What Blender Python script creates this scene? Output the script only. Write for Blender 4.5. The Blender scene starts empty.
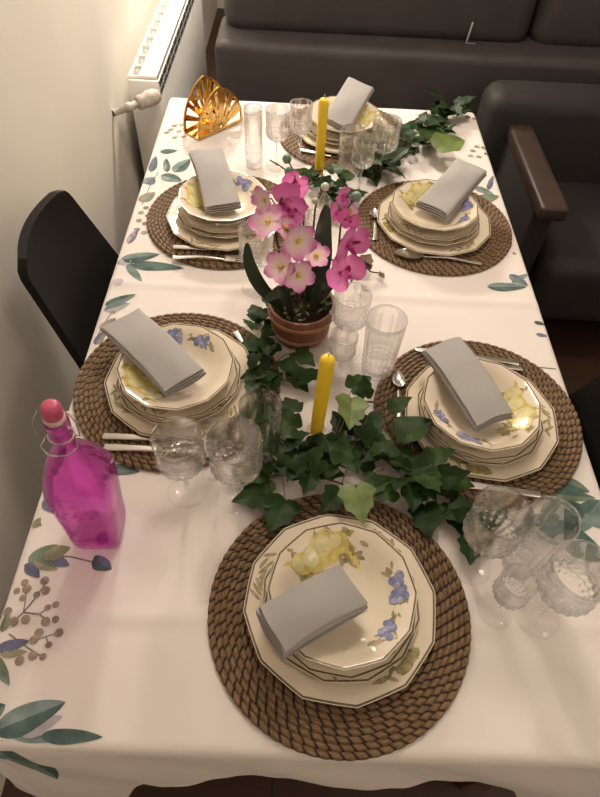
import bpy, math, random
from mathutils import Vector, Matrix, noise
PI = math.pi
random.seed(7)
C = bpy.context.scene.collection
T = 0.75                      # table-top height
HX0, HX1, FY, BY = -0.386, 0.532, 0.13, 1.852   # table-top edges

# ------------------------------------------------------------------ camera frame (used to measure places on the table)
F_PX, CAM_Z = 600.0, T + 0.879
yaw, pitch, roll = [math.radians(a) for a in (1.911, 51.46, 3.749)]
c_fwd = Vector((math.sin(yaw)*math.cos(pitch), math.cos(yaw)*math.cos(pitch), -math.sin(pitch)))
_r = Vector((math.cos(yaw), -math.sin(yaw), 0)); _u = _r.cross(c_fwd)
c_right = math.cos(roll)*_r + math.sin(roll)*_u
c_up = -math.sin(roll)*_r + math.cos(roll)*_u
def _ray(px, py): return c_fwd + (px-300)/F_PX*c_right - (py-398.5)/F_PX*c_up
def at(px, py, z=0.0):
    """point of the place at height z above the table seen at a pixel of the photograph"""
    d = _ray(px, py); t = (T + z - CAM_Z)/d.z
    return Vector((d.x*t, d.y*t, T+z))
def at_y(px, py, y):
    d = _ray(px, py); t = y/d.y
    return Vector((d.x*t, y, CAM_Z + d.z*t))

# ------------------------------------------------------------------ materials
MATS = {}
def nmat(name):
    m = bpy.data.materials.new(name); m.use_nodes = True
    nt = m.node_tree; b = nt.nodes['Principled BSDF']
    MATS[name] = m
    return m, nt, b
def simple(name, col, rough=0.5, metal=0.0, var=0.0, scale=20.0, bump=0.0, bscale=200.0, spec=0.5, sheen=0.0, coat=0.0, trans=0.0):
    m, nt, b = nmat(name)
    b.inputs['Base Color'].default_value = (*col, 1)
    b.inputs['Roughness'].default_value = rough
    b.inputs['Metallic'].default_value = metal
    b.inputs['Specular IOR Level'].default_value = spec
    b.inputs['Sheen Weight'].default_value = sheen
    b.inputs['Coat Weight'].default_value = coat
    b.inputs['Transmission Weight'].default_value = trans
    tc = nt.nodes.new('ShaderNodeTexCoord')
    if var > 0:
        n = nt.nodes.new('ShaderNodeTexNoise'); n.inputs['Scale'].default_value = scale; n.inputs['Detail'].default_value = 4
        nt.links.new(tc.outputs['Object'], n.inputs['Vector'])
        r = nt.nodes.new('ShaderNodeValToRGB')
        r.color_ramp.elements[0].position = 0.3; r.color_ramp.elements[1].position = 0.7
        r.color_ramp.elements[0].color = (*[max(0, c*(1-var)) for c in col], 1)
        r.color_ramp.elements[1].color = (*[min(1, c*(1+var)) for c in col], 1)
        nt.links.new(n.outputs['Fac'], r.inputs['Fac']); nt.links.new(r.outputs['Color'], b.inputs['Base Color'])
    if bump > 0:
        n2 = nt.nodes.new('ShaderNodeTexNoise'); n2.inputs['Scale'].default_value = bscale; n2.inputs['Detail'].default_value = 3
        nt.links.new(tc.outputs['Object'], n2.inputs['Vector'])
        bp = nt.nodes.new('ShaderNodeBump'); bp.inputs['Strength'].default_value = bump; bp.inputs['Distance'].default_value = 0.002
        nt.links.new(n2.outputs['Fac'], bp.inputs['Height']); nt.links.new(bp.outputs['Normal'], b.inputs['Normal'])
    return m

simple('wall_plaster', (0.80, 0.755, 0.68), 0.8, var=0.03, scale=3, bump=0.15, bscale=60)
simple('ceiling_white', (0.82, 0.80, 0.76), 0.9)
simple('radiator_white', (0.85, 0.84, 0.80), 0.35)
simple('radiator_slot', (0.03, 0.03, 0.03), 0.8)
simple('pipe_grey', (0.50, 0.46, 0.40), 0.6, var=0.2, scale=60)
simple('sofa_brown', (0.052, 0.045, 0.045), 0.55, var=0.15, scale=8, bump=0.2, bscale=300, spec=0.35)
simple('armchair_dark', (0.028, 0.026, 0.026), 0.6, var=0.15, scale=8, bump=0.2, bscale=300, spec=0.3)
simple('arm_brown', (0.045, 0.027, 0.022), 0.45, var=0.15, scale=12, bump=0.2, bscale=300)
simple('strip_grey', (0.35, 0.33, 0.32), 0.5)
simple('chair_black', (0.007, 0.0065, 0.006), 0.6, spec=0.2)
simple('chair_metal', (0.05, 0.05, 0.05), 0.35, metal=0.8)
simple('table_wood', (0.12, 0.07, 0.04), 0.5, var=0.2, scale=10)
simple('cloth_white', (0.80, 0.735, 0.70), 0.85, var=0.012, scale=6, bump=0.08, bscale=900, sheen=0.1)
simple('print_teal', (0.075, 0.13, 0.12), 0.85, var=0.45, scale=35)
simple('print_teal_light', (0.19, 0.26, 0.245), 0.85, var=0.4, scale=35)
simple('print_blue', (0.14, 0.15, 0.24), 0.85, var=0.4, scale=35)
simple('print_lavender', (0.46, 0.43, 0.47), 0.85, var=0.25, scale=30)
simple('print_olive', (0.30, 0.28, 0.19), 0.85, var=0.35, scale=35)
simple('print_green', (0.17, 0.22, 0.15), 0.85, var=0.35, scale=35)
simple('print_berry', (0.33, 0.26, 0.21), 0.85, var=0.4, scale=80)
simple('print_stem', (0.20, 0.19, 0.16), 0.85)
simple('porcelain', (0.79, 0.69, 0.55), 0.16, coat=0.4)
simple('plate_line', (0.13, 0.095, 0.04), 0.3, var=0.4, scale=90)
simple('fruit_yellow', (0.68, 0.55, 0.18), 0.22, var=0.25, scale=70)
simple('fruit_pale', (0.75, 0.68, 0.36), 0.22, var=0.12, scale=70)
simple('fruit_olive', (0.33, 0.28, 0.11), 0.22, var=0.4, scale=120)
simple('fruit_blue', (0.22, 0.24, 0.42), 0.22, var=0.35, scale=120)
simple('fruit_blue_pale', (0.36, 0.37, 0.52), 0.22, var=0.3, scale=120)
simple('fruit_twig', (0.40, 0.33, 0.20), 0.22, var=0.3, scale=120)
simple('napkin_grey', (0.385, 0.37, 0.36), 0.9, var=0.02, scale=20, bump=0.35, bscale=45, sheen=0.1)
simple('steel', (0.72, 0.69, 0.65), 0.22, metal=1.0)
simple('gold', (0.58, 0.38, 0.13), 0.16, metal=1.0, var=0.1, scale=40)
m = simple('candle_yellow', (1.0, 0.68, 0.035), 0.4); b_ = m.node_tree.nodes['Principled BSDF']; b_.inputs['Subsurface Weight'].default_value = 0.5; b_.inputs['Subsurface Radius'].default_value = (0.01, 0.006, 0.001)
simple('wick', (0.75, 0.7, 0.6), 0.9)
simple('stopper_pink', (0.55, 0.08, 0.18), 0.4)
simple('gasket', (0.72, 0.45, 0.45), 0.5)
simple('wire', (0.55, 0.52, 0.5), 0.3, metal=1.0)
simple('soil', (0.022, 0.015, 0.009), 0.95, var=0.5, scale=120)
simple('moss', (0.06, 0.09, 0.03), 0.9, var=0.5, scale=150)
simple('hoop_wood', (0.36, 0.16, 0.09), 0.5, var=0.15, scale=40)
simple('orchid_leaf', (0.025, 0.04, 0.02), 0.4, var=0.25, scale=20)
simple('orchid_stem', (0.06, 0.035, 0.03), 0.6)
simple('bud_green', (0.19, 0.30, 0.23), 0.5, var=0.2, scale=60)
simple('bud_white', (0.62, 0.64, 0.52), 0.5, var=0.1, scale=60)
simple('ivy_dark', (0.012, 0.034, 0.006), 0.5, var=0.5, scale=40, spec=0.2)
simple('ivy_mid', (0.024, 0.056, 0.010), 0.5, var=0.45, scale=40, spec=0.2)
simple('ivy_light', (0.13, 0.185, 0.045), 0.45, var=0.3, scale=40)
simple('ivy_stem', (0.13, 0.075, 0.045), 0.7, var=0.3, scale=40)
simple('flower_throat', (0.75, 0.50, 0.12), 0.5, var=0.3, scale=100)
simple('lip_deep', (0.45, 0.03, 0.22), 0.5, var=0.2, scale=100)

def wood_floor():
    m, nt, b = nmat('floor_wood')
    tc = nt.nodes.new('ShaderNodeTexCoord')
    br = nt.nodes.new('ShaderNodeTexBrick')
    br.inputs['Color1'].default_value = (0.075, 0.033, 0.018, 1); br.inputs['Color2'].default_value = (0.05, 0.024, 0.014, 1)
    br.inputs['Mortar'].default_value = (0.02, 0.012, 0.008, 1)
    br.inputs['Scale'].default_value = 1.0; br.inputs['Brick Width'].default_value = 0.9; br.inputs['Row Height'].default_value = 0.12
    br.inputs['Mortar Size'].default_value = 0.002
    nz = nt.nodes.new('ShaderNodeTexNoise'); nz.inputs['Scale'].default_value = 12
    mp = nt.nodes.new('ShaderNodeMapping'); mp.inputs['Scale'].default_value = (0.3, 6, 1)
    mx = nt.nodes.new('ShaderNodeMix'); mx.data_type = 'RGBA'; mx.blend_type = 'MULTIPLY'; mx.inputs[0].default_value = 0.5
    nt.links.new(tc.outputs['Object'], br.inputs['Vector']); nt.links.new(tc.outputs['Object'], mp.inputs['Vector'])
    nt.links.new(mp.outputs['Vector'], nz.inputs['Vector'])
    nt.links.new(br.outputs['Color'], mx.inputs[6]); nt.links.new(nz.outputs['Color'], mx.inputs[7])
    nt.links.new(mx.outputs[2], b.inputs['Base Color']); b.inputs['Roughness'].default_value = 0.45
wood_floor()

def rattan():
    m, nt, b = nmat('rattan')
    L = nt.links.new; N = nt.nodes.new
    uv = N('ShaderNodeUVMap'); sx = N('ShaderNodeSeparateXYZ'); L(uv.outputs['UV'], sx.inputs[0])
    fu = N('ShaderNodeMath'); fu.operation = 'FRACT'; L(sx.outputs['X'], fu.inputs[0])
    ctr = N('ShaderNodeMath'); ctr.operation = 'SUBTRACT'; ctr.inputs[1].default_value = 0.5; L(fu.outputs[0], ctr.inputs[0])
    ab = N('ShaderNodeMath'); ab.operation = 'ABSOLUTE'; L(ctr.outputs[0], ab.inputs[0])
    rp = N('ShaderNodeValToRGB'); L(ab.outputs[0], rp.inputs['Fac'])
    e = rp.color_ramp.elements
    e[0].position = 0.33; e[0].color = (0, 0, 0, 1); e[1].position = 0.41; e[1].color = (1, 1, 1, 1)
    # strands along the coil
    mp = N('ShaderNodeMapping'); mp.inputs['Scale'].default_value = (0.8, 9, 1); L(uv.outputs['UV'], mp.inputs['Vector'])
    nz = N('ShaderNodeTexNoise'); nz.inputs['Scale'].default_value = 1.6; nz.inputs['Detail'].default_value = 5; L(mp.outputs['Vector'], nz.inputs['Vector'])
    r2 = N('ShaderNodeValToRGB'); L(nz.outputs['Fac'], r2.inputs['Fac'])
    q = r2.color_ramp.elements
    q[0].position = 0.3; q[0].color = (0.075, 0.040, 0.016, 1); q[1].position = 0.70; q[1].color = (0.40, 0.245, 0.125, 1)
    x = r2.color_ramp.elements.new(0.5); x.color = (0.19, 0.112, 0.05, 1)
    mx = N('ShaderNodeMix'); mx.data_type = 'RGBA'; L(rp.outputs['Color'], mx.inputs[0]); L(r2.outputs['Color'], mx.inputs[6])
    mx.inputs[7].default_value = (0.022, 0.008, 0.006, 1)
    L(mx.outputs[2], b.inputs['Base Color']); b.inputs['Roughness'].default_value = 0.6
    bp = N('ShaderNodeBump'); bp.inputs['Strength'].default_value = 0.5; bp.inputs['Distance'].default_value = 0.002
    L(nz.outputs['Fac'], bp.inputs['Height']); L(bp.outputs['Normal'], b.inputs['Normal'])
rattan()

def crystal(name, tint=(1, 1, 1), mixf=0.5, rough=0.0, ttint=(0.97, 0.96, 0.95)):
    m, nt, b = nmat(name)
    b.inputs['Base Color'].default_value = (*tint, 1); b.inputs['Transmission Weight'].default_value = 1
    b.inputs['Roughness'].default_value = rough; b.inputs['IOR'].default_value = 1.48
    tr = nt.nodes.new('ShaderNodeBsdfTransparent'); tr.inputs['Color'].default_value = (*ttint, 1)
    mx = nt.nodes.new('ShaderNodeMixShader'); mx.inputs[0].default_value = mixf
    out = nt.nodes['Material Output']
    nt.links.new(tr.outputs[0], mx.inputs[1]); nt.links.new(b.outputs[0], mx.inputs[2]); nt.links.new(mx.outputs[0], out.inputs['Surface'])
def clear_glass(name, refr, ior, edge=0.45, base=0.03):
    """clear drinking glass: part bent, part straight-through light under an edge-weighted gloss"""
    m, nt, b = nmat(name); nt.nodes.remove(b)
    N = nt.nodes.new; L = nt.links.new
    tr = N('ShaderNodeBsdfTransparent'); tr.inputs['Color'].default_value = (1, 1, 1, 1)
    rf = N('ShaderNodeBsdfGlass'); rf.inputs['IOR'].default_value = ior; rf.inputs['Roughness'].default_value = 0.0
    gl = N('ShaderNodeBsdfGlossy'); gl.inputs['Roughness'].default_value = 0.05
    lw = N('ShaderNodeLayerWeight'); lw.inputs['Blend'].default_value = 0.5
    pw = N('ShaderNodeMath'); pw.operation = 'POWER'; pw.inputs[1].default_value = 4.0; L(lw.outputs['Facing'], pw.inputs[0])
    ma = N('ShaderNodeMath'); ma.operation = 'MULTIPLY_ADD'; ma.inputs[1].default_value = edge; ma.inputs[2].default_value = base; L(pw.outputs[0], ma.inputs[0])
    m1 = N('ShaderNodeMixShader'); m1.inputs[0].default_value = refr; L(tr.outputs[0], m1.inputs[1]); L(rf.outputs[0], m1.inputs[2])
    m2 = N('ShaderNodeMixShader'); L(ma.outputs[0], m2.inputs[0]); L(m1.outputs[0], m2.inputs[1]); L(gl.outputs[0], m2.inputs[2])
    L(m2.outputs[0], nt.nodes['Material Output'].inputs['Surface'])
clear_glass('crystal_foot', 0.15, 1.3, 0.25, 0.02)
clear_glass('crystal', 0.42, 1.45, 0.25, 0.02)
clear_glass('crystal_cut', 0.6, 1.5, 0.25, 0.04)
crystal('magenta_glass', tint=(0.92, 0.38, 0.85), mixf=0.8, rough=0.0, ttint=(0.90, 0.38, 0.82))

def petal(name, cols):
    m, nt, b = nmat(name)
    uv = nt.nodes.new('ShaderNodeUVMap'); sx = nt.nodes.new('ShaderNodeSeparateXYZ'); nt.links.new(uv.outputs['UV'], sx.inputs[0])
    nz = nt.nodes.new('ShaderNodeTexNoise'); nz.inputs['Scale'].default_value = 5; nt.links.new(uv.outputs['UV'], nz.inputs['Vector'])
    ad = nt.nodes.new('ShaderNodeMath'); ad.operation = 'MULTIPLY_ADD'; ad.inputs[1].default_value = 0.3; nt.links.new(nz.outputs['Fac'], ad.inputs[0])
    sb = nt.nodes.new('ShaderNodeMath'); sb.operation = 'SUBTRACT'; sb.inputs[1].default_value = 0.15
    nt.links.new(sx.outputs['X'], ad.inputs[2]); nt.links.new(ad.outputs[0], sb.inputs[0])
    r = nt.nodes.new('ShaderNodeValToRGB'); nt.links.new(sb.outputs[0], r.inputs['Fac'])
    el = r.color_ramp.elements
    while len(el) < len(cols): el.new(0.5)
    for e, (p, c) in zip(el, cols): e.position = p; e.color = (*c, 1)
    nt.links.new(r.outputs['Color'], b.inputs['Base Color']); b.inputs['Roughness'].default_value = 0.6
    b.inputs['Subsurface Weight'].default_value = 0.15; b.inputs['Subsurface Radius'].default_value = (0.004, 0.002, 0.003)
petal('petal_pale', [(0.0, (0.62, 0.42, 0.14)), (0.20, (0.88, 0.72, 0.55)), (0.42, (0.90, 0.66, 0.74)), (0.70, (0.86, 0.48, 0.68)), (0.98, (0.68, 0.15, 0.52))])
petal('petal_deep', [(0.0, (0.65, 0.10, 0.36)), (0.4, (0.88, 0.27, 0.60)), (0.95, (0.80, 0.16, 0.52))])

def stave_wood():
    m, nt, b = nmat('stave_wood')
    tc = nt.nodes.new('ShaderNodeTexCoord')
    mp = nt.nodes.new('ShaderNodeMapping'); mp.inputs['Scale'].default_value = (60, 60, 6); nt.links.new(tc.outputs['Object'], mp.inputs['Vector'])
    nz = nt.nodes.new('ShaderNodeTexNoise'); nz.inputs['Scale'].default_value = 1; nz.inputs['Detail'].default_value = 4; nt.links.new(mp.outputs['Vector'], nz.inputs['Vector'])
    r = nt.nodes.new('ShaderNodeValToRGB'); nt.links.new(nz.outputs['Fac'], r.inputs['Fac'])
    r.color_ramp.elements[0].color = (0.13, 0.05, 0.028, 1); r.color_ramp.elements[1].color = (0.27, 0.115, 0.06, 1)
    nt.links.new(r.outputs['Color'], b.inputs['Base Color']); b.inputs['Roughness'].default_value = 0.55
stave_wood()

# ------------------------------------------------------------------ mesh builder
class MB:
    def __init__(s): s.v = []; s.f = []; s.fm = []; s.uv = {}; s.mats = []; s.flat = set()
    def mi(s, name):
        if name not in s.mats: s.mats.append(name)
        return s.mats.index(name)
    def vert(s, p, uv=None):
        s.v.append(tuple(p)); i = len(s.v)-1
        if uv: s.uv[i] = uv
        return i
    def face(s, idx, m, flat=False):
        s.f.append(tuple(idx)); s.fm.append(s.mi(m))
        if flat: s.flat.add(len(s.f)-1)
    def grid(s, rows, m, closed=False, uvf=None, flat=False):
        """rows: list of lists of points"""
        n = len(rows[0]); base = len(s.v)
        for i, r in enumerate(rows):
            for j, p in enumerate(r): s.vert(p, uvf(i, j) if uvf else None)
        for i in range(len(rows)-1):
            for j in range(n if closed else n-1):
                a = base+i*n+j; b2 = base+i*n+(j+1) % n
                mm = m(i, j) if callable(m) else m
                s.face((a, b2, b2+n, a+n), mm, flat)
        return base
    def lathe(s, prof, m, n=32, mod=None, flat=False):
        rows = []
        for i, (r, z) in enumerate(prof):
            row = []
            for j in range(n):
                th = 2*PI*j/n; rr = max(r, 1e-5)*(mod(i, th, r, z) if mod else 1)
                row.append((rr*math.cos(th), rr*math.sin(th), z))
            rows.append(row)
        return s.grid(rows, m, True, flat=flat)
    def tube(s, pts, rad, m, n=8, cap=True):
        pts = [Vector(p) for p in pts]; rows = []
        up = None
        for i, p in enumerate(pts):
            d = (pts[min(i+1, len(pts)-1)] - pts[max(i-1, 0)]).normalized()
            if up is None:
                up = Vector((0, 0, 1)) if abs(d.z) < 0.9 else Vector((1, 0, 0))
            a = d.cross(up)
            if a.length < 1e-6: a = d.orthogonal()
            a.normalize(); b2 = a.cross(d).normalized(); up = b2
            r = rad[i] if isinstance(rad, (list, tuple)) else rad
            rows.append([p + r*(math.cos(2*PI*k/n)*a + math.sin(2*PI*k/n)*b2) for k in range(n)])
        base = s.grid(rows, m, True)
        if cap:
            s.face([base+k for k in range(n)][::-1], m)
            e = base+(len(rows)-1)*n
            s.face([e+k for k in range(n)], m)
    def box(s, c, size, m, bev=0.0, rot=None, seg=3):
        """rounded box: superellipsoid-like corners by bevel offset"""
        cx, cy, cz = c; hx, hy, hz = [q/2 for q in size]
        b2 = min(bev, hx, hy, hz)
        M = rot if rot else Matrix.Identity(3)
        if b2 <= 0:
            base = len(s.v)
            for z in (-1, 1):
                for y in (-1, 1):
                    for x in (-1, 1): s.vert(Vector(c) + M @ Vector((x*hx, y*hy, z*hz)))
            for f in ((0, 2, 3, 1), (4, 5, 7, 6), (0, 1, 5, 4), (2, 6, 7, 3), (0, 4, 6, 2), (1, 3, 7, 5)):
                s.face([base+k for k in f], m, True)
            return
        # rings of a rounded rectangle, rounded vertically too
        def ring(inset, z):
            pts = []
            ax, ay = hx-b2, hy-b2; rr = b2-inset
            for qx, qy, a0 in ((1, 1, 0), (-1, 1, PI/2), (-1, -1, PI), (1, -1, 1.5*PI)):
                for k in range(seg+1):
                    a = a0+PI/2*k/seg
                    pts.append(Vector(c) + M @ Vector((qx*ax+rr*math.cos(a), qy*ay+rr*math.sin(a), z)))
            return pts
        rows = []
        for k in range(seg+1):
            a = PI/2*k/seg; rows.append(ring(b2*(1-math.sin(a)), -hz+b2*(1-math.cos(a))))
        for k in range(seg+1):
            a = PI/2*(1-k/seg); rows.append(ring(b2*(1-math.sin(a)), hz-b2*(1-math.cos(a))))
        base = s.grid(rows, m, True); n = len(rows[0])
        s.face([base+k for k in range(n)][::-1], m); e = base+(len(rows)-1)*n
        s.face([e+k for k in range(n)], m)
    def build(s, name, parent=None, smooth=True, angle=None):
        me = bpy.data.meshes.new(name); me.from_pydata(s.v, [], s.f); 
        for mn in s.mats: me.materials.append(MATS[mn])
        me.polygons.foreach_set('material_index', s.fm)
        me.polygons.foreach_set('use_smooth', [smooth and i not in s.flat for i in range(len(s.f))])
        if s.uv:
            ul = me.uv_layers.new(name='UVMap')
            for lp in me.loops: ul.data[lp.index].uv = s.uv.get(lp.vertex_index, (0, 0))
        me.update()
        if smooth and angle: 
            try: me.set_sharp_from_angle(angle=math.radians(angle))
            except Exception: pass
        o = bpy.data.objects.new(name, me); C.objects.link(o)
        if parent: o.parent = parent
        return o

def tag(o, label, cat=None, group=None, kind=None):
    o['label'] = label
    if cat: o['category'] = cat
    if group: o['group'] = group
    if kind: o['kind'] = kind
    return o
def thing(name, label, cat, loc=(0, 0, 0), rz=0, group=None):
    o = bpy.data.objects.new(name, None); C.objects.link(o); o.empty_display_size = 0.02
    o.location = loc; o.rotation_euler = (0, 0, rz)
    return tag(o, label, cat, group)
def copy_tree(o, parent=None):
    c = o.copy(); C.objects.link(c)
    if parent: c.parent = parent
    for ch in o.children: copy_tree(ch, c)
    return c
def structure(name, mb, label=None):
    o = mb.build(name, smooth=False); o['kind'] = 'structure'
    if label: o['label'] = label
    return o
def wall_box(name, lo, hi, m):
    b = MB(); b.box([(a+c)/2 for a, c in zip(lo, hi)], [c-a for a, c in zip(lo, hi)], m)
    return structure(name, b)

# ------------------------------------------------------------------ room
XW = -0.605
wall_box('floor', (XW-0.1, -1.6, -0.1), (3.3, 4.9, 0.0), 'floor_wood')
wall_box('wall_left', (XW-0.1, -1.6, 0), (XW, 4.9, 2.6), 'wall_plaster')
wall_box('wall_back', (XW-0.1, 4.8, 0), (3.3, 4.9, 2.6), 'wall_plaster')
wall_box('wall_right', (3.2, -1.6, 0), (3.3, 4.9, 2.6), 'wall_plaster')
wall_box('wall_front', (XW-0.1, -1.7, 0), (3.3, -1.6, 2.6), 'wall_plaster')
wall_box('ceiling', (XW-0.1, -1.6, 2.6), (3.3, 4.9, 2.7), 'ceiling_white')

# ------------------------------------------------------------------ radiator
rad = thing('radiator', 'white sectional radiator with slotted top on the left wall', 'radiator', (0, 0, 0))
RX0, RX1, RZ0, RZ1 = -0.572, -0.470, 0.12, 0.72
NS = 14
for k in range(NS):
    y0 = 2.06 + 0.08*k; y1 = y0 + 0.0775; ym = (y0+y1)/2
    b = MB()
    b.box((RX1-0.006, ym, (RZ0+RZ1)/2-0.012), (0.012, y1-y0, RZ1-RZ0-0.024), 'radiator_white', 0.003)
    b.box((RX1-0.036, ym, RZ1-0.006), (0.062, y1-y0, 0.012), 'radiator_white', 0.004)
    b.box((-0.52, ym, (RZ0+RZ1)/2), (0.05, 0.036, RZ1-RZ0-0.06), 'radiator_white', 0.012)
    b.box((RX0+0.004, ym, (RZ0+RZ1)/2), (0.010, y1-y0, RZ1-RZ0-0.01), 'radiator_white', 0.003)
    for zz in (RZ0+0.06, RZ1-0.06):
        b.box((-0.52, ym, zz), (0.06, y1-y0+0.002, 0.06), 'radiator_white', 0.01)
    b.box((RX0+0.022, y0+0.004, RZ1-0.008), (0.036, 0.008, 0.012), 'radiator_white', 0.002)
    b.box((RX0+0.022, ym, RZ1-0.05), (0.030, y1-y0, 0.004), 'radiator_slot')
    # slots in the upper front
    for q in range(3):
        for zz in (0.03, 0.055):
            b.box((RX1-0.0005, y0+0.014+0.025*q, RZ1-zz), (0.004, 0.017, 0.017), 'radiator_slot')
    b.build('section', rad)
b = MB(); b.box((-0.52, 2.053, 0.42), (0.10, 0.012, 0.58), 'radiator_white', 0.004); b.build('end_panel', rad)
vp = at(150, 95, -0.11); wp = at(124, 107, -0.11)
b = MB()
def lathe_along(mb, p0, p1, prof, m, n=16):
    p0 = Vector(p0); d = (Vector(p1)-p0); L = d.length; d.normalize()
    q = d.to_track_quat('Z', 'Y').to_matrix()
    rows = [[p0 + q @ Vector((r*math.cos(2*PI*k/n), r*math.sin(2*PI*k/n), t*L)) for k in range(n)] for r, t in prof]
    mb.grid(rows, m, True)
vp = Vector((-0.505, 2.01, 0.665)); wp = Vector((XW+0.002, 1.93, 0.655))
lathe_along(b, wp, vp, [(0.011, 0), (0.011, 0.35), (0.016, 0.36), (0.016, 0.5), (0.012, 0.52), (0.012, 1)], 'pipe_grey'); b.build('pipe', rad)
b = MB(); lathe_along(b, vp + Vector((-0.03, -0.02, -0.004)), vp + Vector((0.035, 0.025, 0.008)), [(0.0, 0), (0.02, 0), (0.024, 0.15), (0.022, 0.3), (0.026, 0.45), (0.025, 0.8), (0.018, 1), (0, 1)], 'pipe_grey')
tag(b.build('valve', rad), 'grey round valve head')
b = MB(); b.tube([(-0.52, 2.0, 0.667), (-0.52, 2.06, 0.667)], 0.013, 'pipe_grey'); b.build('valve_tail', rad)

# ------------------------------------------------------------------ sofa seen from behind, armchair
sofa = thing('sofa', 'dark brown sofa standing across the room past the table end', 'sofa', (1.0, 2.6, 0))
b = MB(); b.box((0.0, -0.10, 0.385), (2.64, 0.30, 0.67), 'sofa_brown', 0.035, seg=4); b.build('back_panel', sofa)
for k, (x0, x1) in enumerate(((-1.295, -0.14), (-0.13, 0.60), (0.61, 1.30))):
    b = MB(); b.box(((x0+x1)/2, -0.005, 0.87), (x1-x0, 0.24, 0.36), 'sofa_brown', 0.07, seg=4); b.build('back_cushion', sofa)
b = MB(); b.box((0, 0.42, 0.24), (2.60, 0.76, 0.36), 'sofa_brown', 0.05, seg=4); b.build('seat', sofa)
for x in (-1.24, 1.24):
    b = MB(); b.box((x, 0.42, 0.33), (0.16, 0.80, 0.54), 'sofa_brown', 0.05, seg=4); b.build('armrest', sofa)
for x in (-1.2, 1.2):
    for y in (-0.2, 0.72):
        b = MB(); b.box((x, y, 0.03), (0.06, 0.06, 0.064), 'chair_black', 0.005); b.build('foot', sofa)
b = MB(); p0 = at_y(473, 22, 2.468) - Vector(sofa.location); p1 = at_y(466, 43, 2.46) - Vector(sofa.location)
b.tube([p0, p1, p1+Vector((0.035, 0.0, -0.002))], 0.0035, 'strip_grey', 6); tag(b.build('seam_strip', sofa), 'pale thin strip at the seam')  # thin pale strip for the small white mark at the cushion seam

arm = thing('armchair', 'dark brown upholstered armchair to the right of the table end', 'armchair', (1.05, 1.84, 0))
b = MB(); b.box((0.0, 0.31, 0.385), (0.80, 0.18, 0.65), 'armchair_dark', 0.06, seg=4); b.build('backrest', arm)
b = MB(); b.box((0, 0.0, 0.28), (0.46, 0.56, 0.26), 'armchair_dark', 0.05, seg=4); b.build('seat', arm)
for s in (-1, 1):
    b = MB(); b.box((s*0.275, -0.02, 0.595), (0.085, 0.52, 0.05), 'arm_brown', 0.012); tag(b.build('armrest', arm), 'reddish brown padded armrest')
    b = MB(); b.box((s*0.275, 0.0, 0.325), (0.07, 0.44, 0.50), 'armchair_dark', 0.01); b.build('side_panel', arm)
    for y in (-0.2, 0.3):
        b = MB(); b.box((s*0.25, y, 0.04), (0.05, 0.05, 0.08), 'chair_black', 0.004); b.build('leg', arm)

# ------------------------------------------------------------------ black shell chairs
def make_chair(label, loc, rz):
    """local frame: sitter faces +x; origin at floor below the top of the back"""
    t = thing('dining_chair', label, 'chair', loc, rz, 'black dining chairs')
    b = MB()
    # backrest sheet: param u across (-1..1), v up (0..1)
    z0, z1 = 0.47, 0.905
    def bp(u, v, off):
        h = (1-v)*(z1-z0)
        w = 0.137+0.17*h
        c = 0.03                      # rounded upper corners
        if h < c: w -= 0.03*(1-math.sqrt(max(0, 1-((c-h)/c)**2)))
        z = z1-h
        x = 0.33*h+0.02*u*u
        return Vector((x+off, w*u, z))
    n, mrow = 16, 40
    fr = [[bp(-1+2*j/n, i/mrow, 0.0) for j in range(n+1)] for i in range(mrow+1)]
    bk = [[bp(-1+2*j/n, i/mrow, -0.018) for j in range(n+1)] for i in range(mrow+1)]
    b.grid(fr, 'chair_black'); b.grid(bk, 'chair_black')
    b.grid([[r[0] for r in fr], [r[0] for r in bk]], 'chair_black'); b.grid([[r[-1] for r in fr], [r[-1] for r in bk]], 'chair_black')
    b.grid([fr[-1], bk[-1]], 'chair_black'); b.grid([fr[0], bk[0]], 'chair_black')
    b.build('backrest', t, angle=50)
    b = MB(); b.box((0.34, 0, 0.455), (0.42, 0.40, 0.04), 'chair_black', 0.018); b.build('seat', t)
    for sx in (0.17, 0.51):
        for sy in (-0.16, 0.16):
            b = MB(); b.tube([(sx, sy, 0.44), (sx+(0.03 if sx > .3 else -0.03), sy*1.15, 0.0)], [0.014, 0.011], 'chair_metal', 10); b.build('leg', t)
    return t
make_chair('black chair tucked in between the table and the cream wall', (-0.508, 0.987, 0), 0)
make_chair('black chair tucked in at the right edge of the table', (0.655, 0.60, 0), PI)

# ------------------------------------------------------------------ table and cloth
tb = thing('dining_table', 'wooden dining table hidden under the white floral tablecloth', 'table', ((HX0+HX1)/2, (FY+BY)/2, 0))
LX, LY = HX1-HX0-0.012, BY-FY-0.012
b = MB(); b.box((0, 0, T-0.003-0.016), (LX, LY, 0.03), 'table_wood', 0.006); b.build('tabletop', tb)
for sx in (-1, 1):
    for sy in (-1, 1):
        b = MB(); b.box((sx*(LX/2-0.06), sy*(LY/2-0.06), 0.357), (0.07, 0.07, 0.714), 'table_wood', 0.006); b.build('leg', tb)

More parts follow.
